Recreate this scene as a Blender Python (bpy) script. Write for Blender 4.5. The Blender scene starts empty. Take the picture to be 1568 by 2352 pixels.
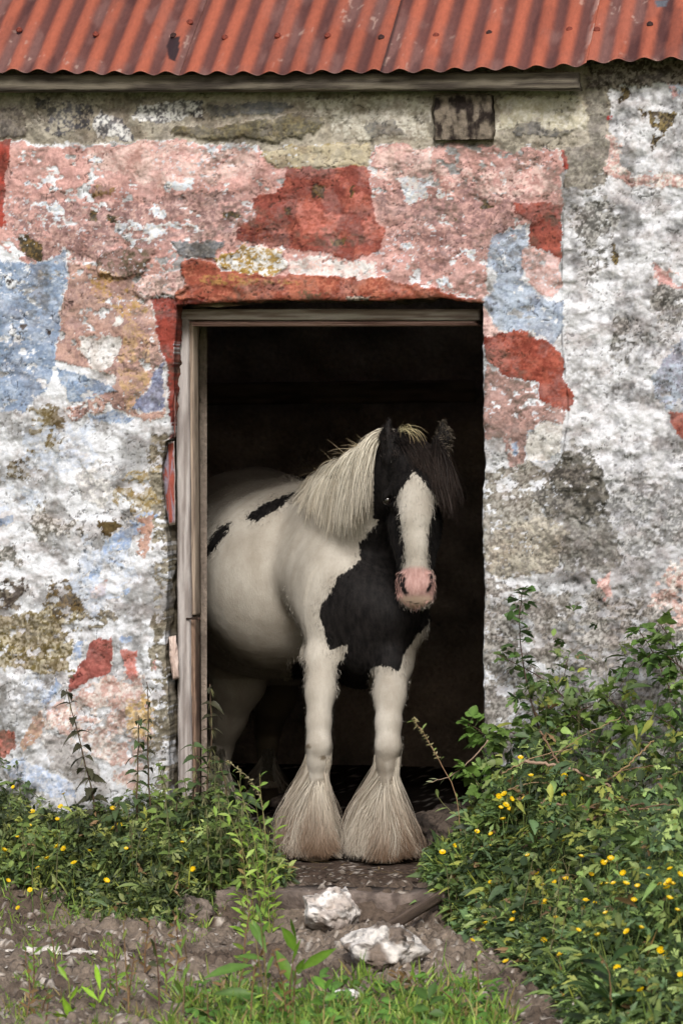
import bpy, math, random, time
import numpy as np
T0 = time.time()
# ---------------------------------------------------------------- camera, sky, sun, exposure
SC = bpy.context.scene
COL = bpy.context.collection
FPX, HZ, D0, EYE = 9000.0, 960.0, 13.85, 1.6
TH = math.radians(11.6)
FV = np.array([-math.sin(TH), math.cos(TH), 0.0])
RV = np.array([math.cos(TH), math.sin(TH), 0.0])
CAM = -(FV * D0 + RV * ((770 - 784) / FPX * D0)); CAM[2] = EYE
cd = bpy.data.cameras.new('camera'); cam = bpy.data.objects.new('camera', cd); COL.objects.link(cam)
cam.location = CAM; cam.rotation_euler = (math.pi / 2, 0, TH)
cd.sensor_fit = 'HORIZONTAL'; cd.sensor_width = 24.0; cd.lens = FPX / 1568 * 24.0
cd.shift_y = -(1176 - HZ) / 1568; cd.clip_end = 500; cd.clip_start = 0.1
cd.dof.use_dof = True; cd.dof.focus_distance = 13.9; cd.dof.aperture_fstop = 7.0
SC.camera = cam
w = bpy.data.worlds.new('World'); SC.world = w; w.use_nodes = True
nt = w.node_tree; sky = nt.nodes.new('ShaderNodeTexSky'); sky.sky_type = 'NISHITA'; sky.sun_disc = False
SUN_EL, SUN_AZ = math.radians(39), math.radians(12)      # azimuth measured from the -Y side towards +X
sky.sun_elevation = SUN_EL; sky.sun_rotation = math.pi - SUN_AZ; sky.air_density = 1.0; sky.dust_density = 4.0; sky.ozone_density = 1.0
bg = nt.nodes['Background']; nt.links.new(sky.outputs[0], bg.inputs[0]); bg.inputs[1].default_value = 0.12
sd_ = bpy.data.lights.new('sun', 'SUN'); sd_.energy = 2.9; sd_.angle = math.radians(16); sd_.color = (1.0, 0.98, 0.96)
sun = bpy.data.objects.new('sun', sd_); COL.objects.link(sun)
sdir = np.array([math.sin(SUN_AZ) * math.cos(SUN_EL), -math.cos(SUN_AZ) * math.cos(SUN_EL), math.sin(SUN_EL)])
from mathutils import Vector, Matrix
sun.rotation_euler = Vector(sdir).to_track_quat('Z', 'Y').to_euler()
SC.view_settings.view_transform = 'Standard'; SC.view_settings.look = 'None'
SC.view_settings.exposure = 0.04; SC.view_settings.gamma = 1.0

# ---------------------------------------------------------------- helpers
def W(xd, yd, y):                       # picture position + distance behind the wall face -> world point
    xd = np.asarray(xd, float); yd = np.asarray(yd, float); y = np.asarray(y, float)
    a = (xd - 784) / FPX; b = (HZ - yd) / FPX
    rx = FV[0] + RV[0] * a; ry = FV[1] + RV[1] * a
    t = (y - CAM[1]) / ry
    return np.stack(np.broadcast_arrays(CAM[0] + rx * t, y + 0 * t, CAM[2] + b * t), -1)
def G(xd, yd, z=0.0):                   # ground point seen at a picture position
    dep = FPX * (EYE - z) / (yd - HZ)
    p = CAM + (FV + RV * (xd - 784) / FPX) * dep
    return float(p[0]), float(p[1])
def proj(p):
    q = p - CAM
    dep = q @ FV
    return 784 + FPX * (q @ RV) / dep, HZ - FPX * q[..., 2] / dep, dep
def rad(r, y): return r * (D0 + 0.98 * y) / FPX
def lin(c):
    c = np.asarray(c, float) / 255.0
    return np.where(c <= 0.04045, c / 12.92, ((c + 0.055) / 1.055) ** 2.4)
_r = np.random.default_rng(11)
T2 = _r.random((256, 256)); T3 = _r.random((64, 64, 64))
def vn2(x, y, s=0):
    xi = np.floor(x).astype(int); yi = np.floor(y).astype(int); fx = x - xi; fy = y - yi
    fx = fx * fx * (3 - 2 * fx); fy = fy * fy * (3 - 2 * fy); xi = xi + s * 37; yi = yi + s * 91
    a = T2[xi & 255, yi & 255]; b = T2[(xi + 1) & 255, yi & 255]; c = T2[xi & 255, (yi + 1) & 255]; d = T2[(xi + 1) & 255, (yi + 1) & 255]
    return (a * (1 - fx) + b * fx) * (1 - fy) + (c * (1 - fx) + d * fx) * fy
def fbm2(x, y, o=4, s=0, g=0.5):
    t = 0; a = 1; n = 0
    for i in range(o):
        t = t + a * vn2(x * 2 ** i + 7.3 * i, y * 2 ** i - 3.1 * i, s + i); n += a; a *= g
    return t / n
def vn3(p, s=0):
    i = np.floor(p).astype(int); f = p - i; f = f * f * (3 - 2 * f); i = i + s * 13; r = 0
    for dx in (0, 1):
        for dy in (0, 1):
            for dz in (0, 1):
                wt = (f[..., 0] if dx else 1 - f[..., 0]) * (f[..., 1] if dy else 1 - f[..., 1]) * (f[..., 2] if dz else 1 - f[..., 2])
                r = r + wt * T3[(i[..., 0] + dx) & 63, (i[..., 1] + dy) & 63, (i[..., 2] + dz) & 63]
    return r
def fbm3(p, o=4, s=0, g=0.5):
    t = 0; a = 1; n = 0
    for i in range(o): t = t + a * vn3(p * 2 ** i + 5.1 * i, s + i); n += a; a *= g
    return t / n
def sst(a, b, x):
    t = np.clip((x - a) / (b - a), 0, 1); return t * t * (3 - 2 * t)

def mesh(name, V, quads=None, tris=None, smooth=True, col=None, attrs=None):
    V = np.ascontiguousarray(V, np.float32).reshape(-1, 3)
    m = bpy.data.meshes.new(name)
    m.vertices.add(len(V)); m.vertices.foreach_set('co', V.ravel())
    Ls = []; tot = []
    if quads is not None and len(quads): q = np.asarray(quads, np.int32).reshape(-1, 4); Ls.append(q.ravel()); tot.append(np.full(len(q), 4, np.int32))
    if tris is not None and len(tris): t = np.asarray(tris, np.int32).reshape(-1, 3); Ls.append(t.ravel()); tot.append(np.full(len(t), 3, np.int32))
    L = np.concatenate(Ls); tot = np.concatenate(tot); st = np.concatenate([[0], np.cumsum(tot)[:-1]]).astype(np.int32)
    m.loops.add(len(L)); m.loops.foreach_set('vertex_index', L)
    m.polygons.add(len(tot)); m.polygons.foreach_set('loop_start', st); m.polygons.foreach_set('loop_total', tot)
    if smooth: m.polygons.foreach_set('use_smooth', np.ones(len(tot), bool))
    m.update(calc_edges=True)
    if col is not None:
        c = np.ones((len(V), 4), np.float32); c[:, :3] = np.clip(col, 0, 1)
        a = m.color_attributes.new('Col', 'FLOAT_COLOR', 'POINT'); a.data.foreach_set('color', c.ravel())
    for k, v in (attrs or {}).items():
        a = m.attributes.new(k, 'FLOAT', 'POINT'); a.data.foreach_set('value', np.ascontiguousarray(v, np.float32))
    return m
def link(name, m, mat=None, parent=None, loc=None):
    o = bpy.data.objects.new(name, m); COL.objects.link(o)
    if mat is not None and m is not None: m.materials.append(mat)
    if loc is not None: o.location = loc
    if parent is not None: o.parent = parent
    return o
def tag(o, label=None, cat=None, group=None, kind=None):
    if label: o['label'] = label
    if cat: o['category'] = cat
    if group: o['group'] = group
    if kind: o['kind'] = kind
    return o
def thing(name, label, cat, loc=(0, 0, 0), group=None):
    o = bpy.data.objects.new(name, None); COL.objects.link(o); o.location = loc; o.empty_display_size = 0.1
    return tag(o, label, cat, group)
class MB:                               # collects uniform pieces, builds ONE mesh
    def __init__(s): s.V = []; s.Q = []; s.T = []; s.C = []; s.n = 0
    def add(s, V, Q=None, T=None, C=(0.5, 0.5, 0.5)):
        V = np.asarray(V, float).reshape(-1, 3)
        if Q is not None and len(Q): s.Q.append(np.asarray(Q).reshape(-1, 4) + s.n)
        if T is not None and len(T): s.T.append(np.asarray(T).reshape(-1, 3) + s.n)
        C = np.asarray(C, float); C = np.broadcast_to(C, (len(V), 3)) if C.ndim == 1 else C
        s.V.append(V); s.C.append(C); s.n += len(V)
    def build(s, name, mat, parent=None, loc=None, smooth=True):
        V = np.concatenate(s.V)
        if loc is not None: V = V - np.asarray(loc)
        m = mesh(name, V, np.concatenate(s.Q) if s.Q else None, np.concatenate(s.T) if s.T else None, smooth, np.concatenate(s.C))
        return link(name, m, mat, parent, loc)
def loft(S, closed=True, caps=True):    # S: (sections, points, 3)
    S = np.asarray(S, float); ns, nc = S.shape[:2]; V = S.reshape(-1, 3)
    i = np.arange(ns - 1)[:, None] * nc; j = np.arange(nc if closed else nc - 1)[None, :]; j2 = (j + 1) % nc
    Q = np.stack([i + j, i + j2, i + nc + j2, i + nc + j], -1).reshape(-1, 4)
    T = None
    if caps and closed:
        V = np.concatenate([V, S[0].mean(0)[None], S[-1].mean(0)[None]]); a = ns * nc
        jj = np.arange(nc); k = (jj + 1) % nc
        T = np.concatenate([np.stack([k, jj, np.full(nc, a)], -1), np.stack([(ns - 1) * nc + jj, (ns - 1) * nc + k, np.full(nc, a + 1)], -1)])
    return V, Q, T
def nrm(v): return v / np.maximum(np.linalg.norm(v, axis=-1, keepdims=True), 1e-9)
def tube(P, R, nc=6):
    P = np.asarray(P, float); R = np.broadcast_to(np.asarray(R, float), (len(P),))
    Tn = nrm(np.gradient(P, axis=0)); up = np.array([0.31, 0.2, 0.93]) if abs(Tn[0, 2]) < 0.85 else np.array([1.0, 0.1, 0.05])
    A = nrm(np.cross(Tn, up)); B = np.cross(Tn, A); a = np.linspace(0, 2 * math.pi, nc, endpoint=False)
    S = P[:, None] + R[:, None, None] * (A[:, None] * np.cos(a)[None, :, None] + B[:, None] * np.sin(a)[None, :, None])
    return loft(S)
def spline(P, n):
    P = np.asarray(P, float); t = np.linspace(0, len(P) - 1, n); i = np.clip(t.astype(int), 0, len(P) - 2); f = (t - i)[:, None]
    g = lambda k: P[np.clip(k, 0, len(P) - 1)]
    p0, p1, p2, p3 = g(i - 1), g(i), g(i + 1), g(i + 2)
    return 0.5 * ((2 * p1) + (-p0 + p2) * f + (2 * p0 - 5 * p1 + 4 * p2 - p3) * f ** 2 + (-p0 + 3 * p1 - 3 * p2 + p3) * f ** 3)

def material(name, rough=0.85, bump=None, var=0.0, vscale=40.0, transl=0.0, spec=0.3, color=None, stretch=(1, 1, 1), metal=0.0, coat=0.0):
    m = bpy.data.materials.new(name); m.use_nodes = True; t = m.node_tree; N = t.nodes; Lk = t.links
    b = N['Principled BSDF']; b.inputs['Roughness'].default_value = rough; b.inputs['Specular IOR Level'].default_value = spec; b.inputs['Metallic'].default_value = metal
    b.inputs['Coat Weight'].default_value = coat
    if color is None:
        at = N.new('ShaderNodeAttribute'); at.attribute_name = 'Col'; src = at.outputs['Color']
    else:
        rg = N.new('ShaderNodeRGB'); rg.outputs[0].default_value = (*color, 1); src = rg.outputs[0]
    tc = N.new('ShaderNodeTexCoord'); mp = N.new('ShaderNodeMapping'); mp.inputs['Scale'].default_value = stretch
    Lk.new(tc.outputs['Object'], mp.inputs['Vector'])
    if var > 0:
        nz = N.new('ShaderNodeTexNoise'); nz.inputs['Scale'].default_value = vscale; nz.inputs['Detail'].default_value = 6; nz.inputs['Roughness'].default_value = 0.65
        Lk.new(mp.outputs[0], nz.inputs['Vector'])
        mr = N.new('ShaderNodeMapRange'); mr.inputs[1].default_value = 0.3; mr.inputs[2].default_value = 0.7; mr.inputs[3].default_value = 1 - var; mr.inputs[4].default_value = 1 + var
        Lk.new(nz.outputs['Fac'], mr.inputs[0])
        mx = N.new('ShaderNodeVectorMath'); mx.operation = 'SCALE'; Lk.new(src, mx.inputs[0]); Lk.new(mr.outputs[0], mx.inputs['Scale']); src = mx.outputs[0]
    Lk.new(src, b.inputs['Base Color'])
    if bump:
        sc, dist = bump
        nb = N.new('ShaderNodeTexNoise'); nb.inputs['Scale'].default_value = sc; nb.inputs['Detail'].default_value = 8; nb.inputs['Roughness'].default_value = 0.6
        Lk.new(mp.outputs[0], nb.inputs['Vector'])
        bp = N.new('ShaderNodeBump'); bp.inputs['Strength'].default_value = 1.0; bp.inputs['Distance'].default_value = dist
        Lk.new(nb.outputs['Fac'], bp.inputs['Height']); Lk.new(bp.outputs[0], b.inputs['Normal'])
    if transl > 0:
        tr = N.new('ShaderNodeBsdfTranslucent'); Lk.new(src, tr.inputs['Color']); ms = N.new('ShaderNodeMixShader'); ms.inputs[0].default_value = transl
        Lk.new(b.outputs[0], ms.inputs[1]); Lk.new(tr.outputs[0], ms.inputs[2]); Lk.new(ms.outputs[0], N['Material Output'].inputs['Surface'])
    return m
M_WALL = material('peeling_painted_plaster', 0.92, (42, 0.006), 0.12, 60, spec=0.15)
M_STONE = material('rough_stone', 0.9, (40, 0.012), 0.25, 60, spec=0.2)
M_EARTH = material('bare_earth', 0.95, (35, 0.016), 0.35, 70, spec=0.15)
M_WOODV = material('weathered_timber_upright', 0.85, (22, 0.004), 0.14, 22, spec=0.2, stretch=(9, 9, 0.7))
M_WOODH = material('weathered_timber_level', 0.85, (22, 0.004), 0.16, 22, spec=0.2, stretch=(0.7, 9, 9))
M_TIN = material('painted_corrugated_iron', 0.55, (60, 0.002), 0.16, 45, spec=0.4, stretch=(2.2, 0.8, 0.8))
M_RUST = material('rusty_iron', 0.8, (80, 0.003), 0.3, 90)
M_LEAF = material('leaf', 0.5, None, 0.15, 60, transl=0.3, spec=0.35)
M_STEM = material('plant_stem', 0.7, None, 0.15, 80, spec=0.25)
M_PETAL = material('buttercup_petal', 0.35, None, 0, 1, transl=0.25, spec=0.5)
M_HAIR = material('horse_hair', 0.6, None, 0, 1, transl=0.12, spec=0.12)
M_HOOF = material('hoof_horn', 0.6, (30, 0.003), 0.2, 40)
M_EYE = material('eye', 0.06, None, 0, 1, spec=0.8, color=(0.008, 0.005, 0.004), coat=1.0)
# ---------------------------------------------------------------- the front wall: shape and layers of old paint
cottage = thing('stone_outbuilding', 'old stone outbuilding with peeling pink and blue plaster and red corrugated roof', 'building')
XLY = np.array([600, 690, 720, 800, 1000, 1012, 1100, 1210, 1300, 1400, 1500, 1600, 1700, 1900, 2300.])
XLX = np.array([404, 404, 402, 398, 392, 376, 368, 378, 386, 380, 377, 384, 388, 384, 384.])
XRY = np.array([600, 700, 760, 860, 1000, 1060, 1140, 1240, 1300, 1420, 1500, 1600, 1800, 2300.])
XRX = np.array([1108, 1109, 1109, 1107, 1112, 1113, 1105, 1107, 1112, 1111, 1107, 1111, 1108, 1108.])
TOX = np.array([300, 404, 480, 600, 700, 800, 900, 1000, 1050, 1109, 1200.])
TOY = np.array([700, 700, 696, 690, 689, 691, 690, 682, 690, 697, 697.])
def xl_w(z): yd = HZ - (z - EYE) * 650; return W(np.interp(yd, XLY, XLX) + 3 * (fbm2(yd / 14, yd * 0, 3, 5) - .5), yd, 0)[..., 0]
def xr_w(z): yd = HZ - (z - EYE) * 650; return W(np.interp(yd, XRY, XRX) + 5 * (fbm2(yd / 18, yd * 0, 3, 9) - .5), yd, 0)[..., 0]
XB = [-4.5, -1.32, 1.34, 4.5]; ZB, ZT = -0.35, 2.855
nl, nm, nr_ = 225, 272, 230; nb, ntp = 560, 225; nc0 = 14
z0 = np.concatenate([np.linspace(ZB, 2.01, nb + 1), np.linspace(2.01, ZT, ntp + 1)[1:]])
xl = xl_w(z0); xr = xr_w(z0)
s = lambda n: np.linspace(0, 1, n + 1)
Xg = np.concatenate([np.broadcast_to(XB[0] + (XB[1] - XB[0]) * s(nc0)[None, :-1], (len(z0), nc0)),
                     XB[1] + (xl[:, None] - XB[1]) * s(nl)[None, :-1],
                     xl[:, None] + (xr - xl)[:, None] * s(nm)[None, :-1],
                     xr[:, None] + (XB[2] - xr[:, None]) * s(nr_)[None, :-1],
                     np.broadcast_to(XB[2] + (XB[3] - XB[2]) * s(nc0)[None, :], (len(z0), nc0 + 1))], 1)
xdT = proj(np.stack([Xg[nb], 0 * Xg[nb], 0 * Xg[nb] + 2.0], -1))[0]
ztop = W(xdT, np.interp(xdT, TOX, TOY) + 4 * (fbm2(xdT / 15, xdT * 0, 3, 4) - .5), 0)[..., 2]
Zg = np.concatenate([ZB + (ztop[None] - ZB) * s(nb)[:, None], ztop[None] + (ZT - ztop[None]) * s(ntp)[1:, None]], 0)
P0 = np.stack([Xg, 0 * Xg, Zg], -1); XD, YD, _ = proj(P0)
NR, NC = Xg.shape
iL, iR = nc0 + nl, nc0 + nl + nm
px = XD.ravel(); py = YD.ravel()
wx1 = (fbm2(px / 42, py / 42, 3, 21) - .5) * 2; wy1 = (fbm2(px / 42, py / 42, 3, 22) - .5) * 2
wx2 = (fbm2(px / 9, py / 9, 3, 23) - .5) * 2; wy2 = (fbm2(px / 9, py / 9, 3, 24) - .5) * 2
wx3 = (fbm2(px / 3.5, py / 3.5, 2, 25) - .5) * 2; wy3 = (fbm2(px / 3.5, py / 3.5, 2, 26) - .5) * 2; lipn = sst(.47, .60, fbm2(px / 22, py / 22, 3, 27))
def sd_poly(x, y, P):
    P = np.asarray(P, float); d = np.full(x.shape, 1e9); ins = np.zeros(x.shape, bool)
    for k in range(len(P)):
        a = P[k]; b = P[(k + 1) % len(P)]; e = b - a
        t = np.clip(((x - a[0]) * e[0] + (y - a[1]) * e[1]) / max(e @ e, 1e-9), 0, 1)
        d = np.minimum(d, (x - a[0] - t * e[0]) ** 2 + (y - a[1] - t * e[1]) ** 2)
        c = (a[1] > y) != (b[1] > y)
        if a[1] != b[1]: ins ^= c & (x < (b[0] - a[0]) * (y - a[1]) / (b[1] - a[1]) + a[0])
    d = np.sqrt(d); return np.where(ins, -d, d)
N_ = len(px); C = np.zeros((N_, 3)); H = np.zeros(N_)          # colour, height towards the viewer (metres)
WHT, GRY = lin((220, 223, 228)), lin((140, 140, 139))
f1 = fbm2(px / 60, py / 60, 5, 1); f2 = fbm2(px / 12, py / 12, 4, 2); f3 = fbm2(px / 5, py / 5, 3, 3)
# bare plaster: off-white on the left, lumpy grey roughcast on the right
right = sst(1285, 1310, px + 4 * wx1)
m = sst(.46, .64, .75 * f1 + .25 * f2)[:, None] * .85
C[:] = WHT * (1 - m) + GRY * m
mr = sst(.44, .66, .6 * f1 + .3 * f2 + .1 * f3)[:, None] * .85
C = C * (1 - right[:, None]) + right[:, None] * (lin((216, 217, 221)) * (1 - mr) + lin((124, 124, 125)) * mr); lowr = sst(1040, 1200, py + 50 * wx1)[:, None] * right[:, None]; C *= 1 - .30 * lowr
H += 0.034 * (fbm2(px / 150, py / 110, 3, 31) - .5) + 0.020 * (fbm2(px / 60, py / 40, 3, 32) - .5)
lump = fbm2(px / 24, py / 20, 4, 33)
H += (0.005 + 0.019 * right + 0.012 * sst(1000, 1100, py)) * (lump - .5)
def worley(x, y, sd):
    xi = np.floor(x).astype(int); yi = np.floor(y).astype(int); a = np.full(x.shape, 9.); b = np.full(x.shape, 9.)
    for dx in (-1, 0, 1):
        for dy in (-1, 0, 1):
            u = (xi + dx + sd) & 255; v = (yi + dy + sd * 3) & 255; d = np.hypot(xi + dx + .15 + .7 * T2[u, v] - x, yi + dy + .15 + .7 * T2[(u + 77) & 255, v] - y)
            b = np.minimum(b, np.maximum(a, d)); a = np.minimum(a, d)
    return b - a
stn = sst(.0, .42, worley((px + 10 * wx1) / 96, (py + 16 * wy1) / 66, 5)); stm = sst(.36, .6, fbm2(px / 120, py / 120, 3, 88))
H += .0085 * (stn - .6) * (.1 + .9 * stm)
pid = [100]
def paint(poly, c1, c2=None, amp=8, h=0.0, ns=16, flake=0.0, lip=None, mixlo=.42, mixhi=.62, op=1.0):
    global C, H
    amp = amp * 1.6 + 4; pid[0] += 3; sd = pid[0]; P = np.asarray(poly, float); pad = amp * 1.6 + 12
    sel = np.where((px > P[:, 0].min() - pad) & (px < P[:, 0].max() + pad) & (py > P[:, 1].min() - pad) & (py < P[:, 1].max() + pad))[0]
    if not len(sel): return
    x = px[sel]; y = py[sel]
    d = sd_poly(x + amp * wx1[sel] + .46 * amp * wx2[sel] + 3.2 * wx3[sel], y + amp * wy1[sel] + .46 * amp * wy2[sel] + 3.2 * wy3[sel], P)
    if flake > 0:
        fl = .5 * fbm2(x / 13, y / 9, 4, sd + 1) + .5 * fbm2(x / 40, y / 30, 3, sd + 2)
        d = np.maximum(d, (fl - (.66 - .22 * flake)) * 120)
    a = np.clip(.5 - d / 1.6, 0, 1) * op
    n = sst(mixlo, mixhi, .6 * fbm2(x / ns, y / ns, 4, sd) + .4 * fbm2(x / 4, y / 4, 2, sd + 1))
    c1 = lin(c1); c2 = c1 if c2 is None else lin(c2)
    col = c1 * (1 - n[:, None]) + c2 * n[:, None]
    if lip is not None:
        r = ((d > -.5) & (d < 3 + 3 * wx2[sel])).astype(float)[:, None] * .8 * lipn[sel][:, None]
        C[sel] = C[sel] * (1 - r) + lin(lip) * r
    C[sel] = C[sel] * (1 - a[:, None]) + col * a[:, None]
    H[sel] += h * np.clip(.5 - d / 5, 0, 1)
PK, PALE, MAU, RED, REDO, SAL = (212, 164, 154), (226, 190, 180), (152, 116, 110), (142, 66, 52), (172, 88, 66), (196, 108, 90)
BL, BL2, WH, TAN, OLI, MUS, STO, MOR, DRK = (128, 150, 180), (172, 186, 204), (222, 220, 216), (190, 150, 134), (104, 88, 48), (172, 140, 62), (112, 111, 110), (172, 163, 144), (58, 50, 44)
GD = (112, 106, 94)
# strip of bare rubble under the eaves
paint([(-900, 120), (1400, 120), (1400, 330), (1398, 430), (1302, 432), (1296, 348), (860, 332), (850, 385), (605, 382), (600, 335), (430, 325), (-900, 325)], MOR, (142, 134, 118), 6, -.004, 14)
for P, a, b, h in [([(105, 245), (150, 235), (205, 245), (208, 290), (155, 312), (110, 300)], (78, 78, 84), MOR, .004), ([(70, 222), (112, 222), (112, 258), (80, 256)], (70, 70, 74), MOR, .003),
    ([(0, 248), (52, 250), (56, 314), (-20, 316)], (128, 118, 104), (90, 82, 74), .010), ([(225, 250), (255, 258), (300, 288), (312, 320), (240, 316), (212, 285)], WH, (100, 100, 104), .002),
    ([(315, 240), (430, 232), (452, 252), (432, 276), (330, 276), (308, 262)], WH, (104, 102, 104), .003), ([(478, 240), (600, 233), (668, 240), (662, 256), (560, 260), (480, 264)], (92, 94, 96), (124, 122, 112), .006),
    ([(430, 232), (470, 230), (470, 272), (436, 272)], (72, 70, 74), WH, .002),
    ([(385, 308), (402, 294), (560, 280), (620, 270), (740, 264), (750, 275), (728, 308), (680, 318), (560, 318), (470, 316)], (98, 92, 74), (128, 118, 84), .012),
    ([(640, 225), (985, 222), (985, 320), (800, 318), (760, 300), (755, 262), (680, 262)], (200, 194, 178), (160, 152, 134), .003), ([(828, 282), (850, 275), (900, 270), (935, 302), (850, 312)], (118, 116, 110), (140, 134, 120), .005),
    ([(1142, 224), (1345, 218), (1348, 300), (1310, 290), (1200, 280), (1142, 308)], (186, 178, 152), (206, 200, 184), .006), ([(1178, 302), (1192, 283), (1262, 285), (1318, 296), (1290, 314), (1190, 312)], (104, 102, 98), (132, 126, 112), .008),
    ([(1350, 190), (1392, 190), (1398, 430), (1300, 436), (1300, 342), (1350, 330)], (118, 112, 102), (150, 144, 130), .004)]:
    paint(P, a, b, 6, h, 9)
# old pink over the doorway
paint([(8, 328), (150, 333), (400, 325), (480, 328), (605, 340), (615, 372), (660, 385), (850, 388), (862, 336), (1000, 334), (1200, 345), (1284, 350), (1292, 400), (1286, 470), (1205, 520), (1150, 560), (1118, 600), (1120, 650), (1135, 690), (1104, 692),
       (1000, 662), (860, 642), (700, 640), (500, 652), (440, 602), (300, 645), (200, 640), (150, 580), (60, 602), (-10, 560)], (212, 160, 150), (188, 140, 132), 7, .004, 22, .24, WH)
paint([(40, 450), (200, 468), (420, 436), (575, 440), (560, 545), (400, 560), (220, 600), (60, 590), (20, 520)], (150, 114, 110), (196, 156, 146), 16, 0, 10, .30)
paint([(190, 338), (380, 330), (600, 345), (570, 400), (420, 425), (290, 402), (200, 392)], PALE, PK, 12, .001, 20, .25)
paint([(866, 342), (985, 338), (992, 402), (900, 412), (864, 402)], PALE, (214, 168, 160), 6, .002, 20, .1, WH)
paint([(890, 440), (1100, 430), (1200, 455), (1140, 560), (1010, 610), (900, 560), (872, 480)], (152, 114, 110), (194, 148, 138), 16, 0, 10, .25)
paint([(1000, 390), (1260, 380), (1276, 440), (1180, 462), (1010, 430)], PALE, (196, 146, 138), 14, .001, 14, .4)
for P in [[(388, 412), (440, 400), (446, 424), (396, 434)], [(120, 440), (140, 438), (142, 450), (122, 452)], [(160, 436), (178, 434), (178, 450), (162, 450)], [(350, 470), (382, 466), (380, 488), (352, 488)], [(60, 405), (100, 400), (104, 422), (62, 424)],
          [(905, 410), (1000, 405), (1020, 440), (930, 462)], [(925, 550), (948, 552), (946, 570), (926, 572)], [(1056, 572), (1084, 570), (1082, 590), (1060, 588)], [(1000, 630), (1034, 628), (1040, 655), (1010, 660)], [(200, 365), (240, 360), (240, 380), (205, 382)],
          [(470, 330), (600, 336), (602, 350), (480, 346)], [(80, 470), (150, 466), (160, 520), (90, 530)], [(260, 520), (420, 500), (470, 530), (300, 560)]]:
    paint(P, (204, 214, 226), WH, 11, .001, 6, .5)
paint([(205, 424), (268, 426), (262, 444), (208, 450)], (150, 116, 66), MAU, 5, .002, 8)
for P in [[(200, 480), (220, 478), (222, 502), (202, 500)], [(250, 500), (270, 500), (268, 520), (250, 518)], [(30, 540), (60, 536), (100, 560), (110, 600), (60, 580)], [(505, 485), (552, 492), (548, 502), (510, 500)], [(1115, 460), (1132, 468), (1108, 486)], [(1040, 490), (1054, 494), (1048, 502)]]:
    paint(P, (70, 62, 46), (120, 96, 50), 5, -.004, 6)
# red patches
paint([(656, 380), (852, 385), (850, 440), (862, 490), (886, 545), (850, 585), (790, 590), (690, 577), (600, 562), (536, 546), (546, 520), (580, 490), (590, 452), (650, 425)], RED, REDO, 6, .005, 20, 0, None, .5, .68)
paint([(680, 478), (722, 452), (742, 490), (778, 496), (772, 542), (700, 546)], SAL, REDO, 6, .004, 14)
paint([(830, 500), (880, 520), (884, 550), (836, 545)], SAL, REDO, 5, .003, 14); paint([(800, 440), (850, 445), (848, 480), (810, 490)], REDO, SAL, 5, .002, 14)
paint([(540, 520), (600, 500), (640, 540), (720, 570), (640, 566), (560, 552)], (110, 48, 38), (140, 70, 48), 8, 0, 8)
for P in [[(715, 424), (738, 426), (735, 448), (712, 446)], [(652, 478), (668, 482), (664, 496), (652, 494)], [(752, 555), (800, 548), (792, 566), (760, 570)], [(808, 425), (816, 425), (816, 455), (808, 455)]]: paint(P, (70, 50, 38), (120, 90, 40), 5, -.004, 6)
paint([(-900, 318), (30, 322), (26, 365), (10, 392), (12, 522), (-900, 532)], (170, 60, 40), RED, 4, .003, 18)
paint([(1178, 466), (1292, 470), (1290, 602), (1252, 572), (1214, 572), (1212, 512), (1186, 490)], RED, (164, 78, 58), 4, .006, 18)
paint([(1286, 345), (1296, 345), (1303, 392), (1294, 396)], (170, 60, 40), RED, 3, .002)
# stones and lintel above the doorway
paint([(388, 562), (512, 552), (504, 588), (420, 594)], (112, 114, 120), (148, 146, 146), 5, .010, 10)
paint([(498, 588), (560, 560), (642, 574), (664, 614), (622, 632), (540, 624), (505, 612)], WH, (170, 136, 50), 5, .014, 12, 0, None, .46, .56)
paint([(662, 600), (730, 590), (862, 598), (862, 642), (740, 640), (670, 628)], (216, 212, 208), PALE, 6, .003, 12, .1)
paint([(222, 612), (235, 580), (290, 563), (356, 570), (332, 626), (280, 643), (230, 637)], (158, 122, 114), (110, 96, 76), 4, .020, 16)
paint([(306, 658), (330, 635), (425, 618), (440, 652), (400, 678), (318, 684)], PALE, (202, 156, 150), 4, .014, 18)
paint([(418, 602), (440, 594), (500, 600), (508, 622), (600, 628), (860, 640), (1000, 660), (1050, 682), (1112, 690), (1118, 770), (1104, 770), (1100, 730), (400, 730), (400, 668), (430, 650)], (152, 72, 48), (184, 102, 72), 4, .018, 20, 0, None, .45, .62)
paint([(455, 642), (520, 630), (660, 642), (700, 652), (600, 652), (470, 656)], (176, 126, 60), REDO, 5, .002, 8, .2)
paint([(690, 668), (760, 676), (700, 684)], (120, 90, 60), REDO, 4, .002, 8); paint([(798, 678), (852, 680), (848, 690), (800, 690)], (196, 176, 160), DRK, 3, .006, 5)
paint([(326, 690), (352, 684), (470, 686), (470, 730), (402, 730), (404, 1012), (392, 1012), (386, 850), (370, 800), (344, 752)], (156, 60, 42), (120, 48, 38), 3, -.010, 20)
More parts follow.
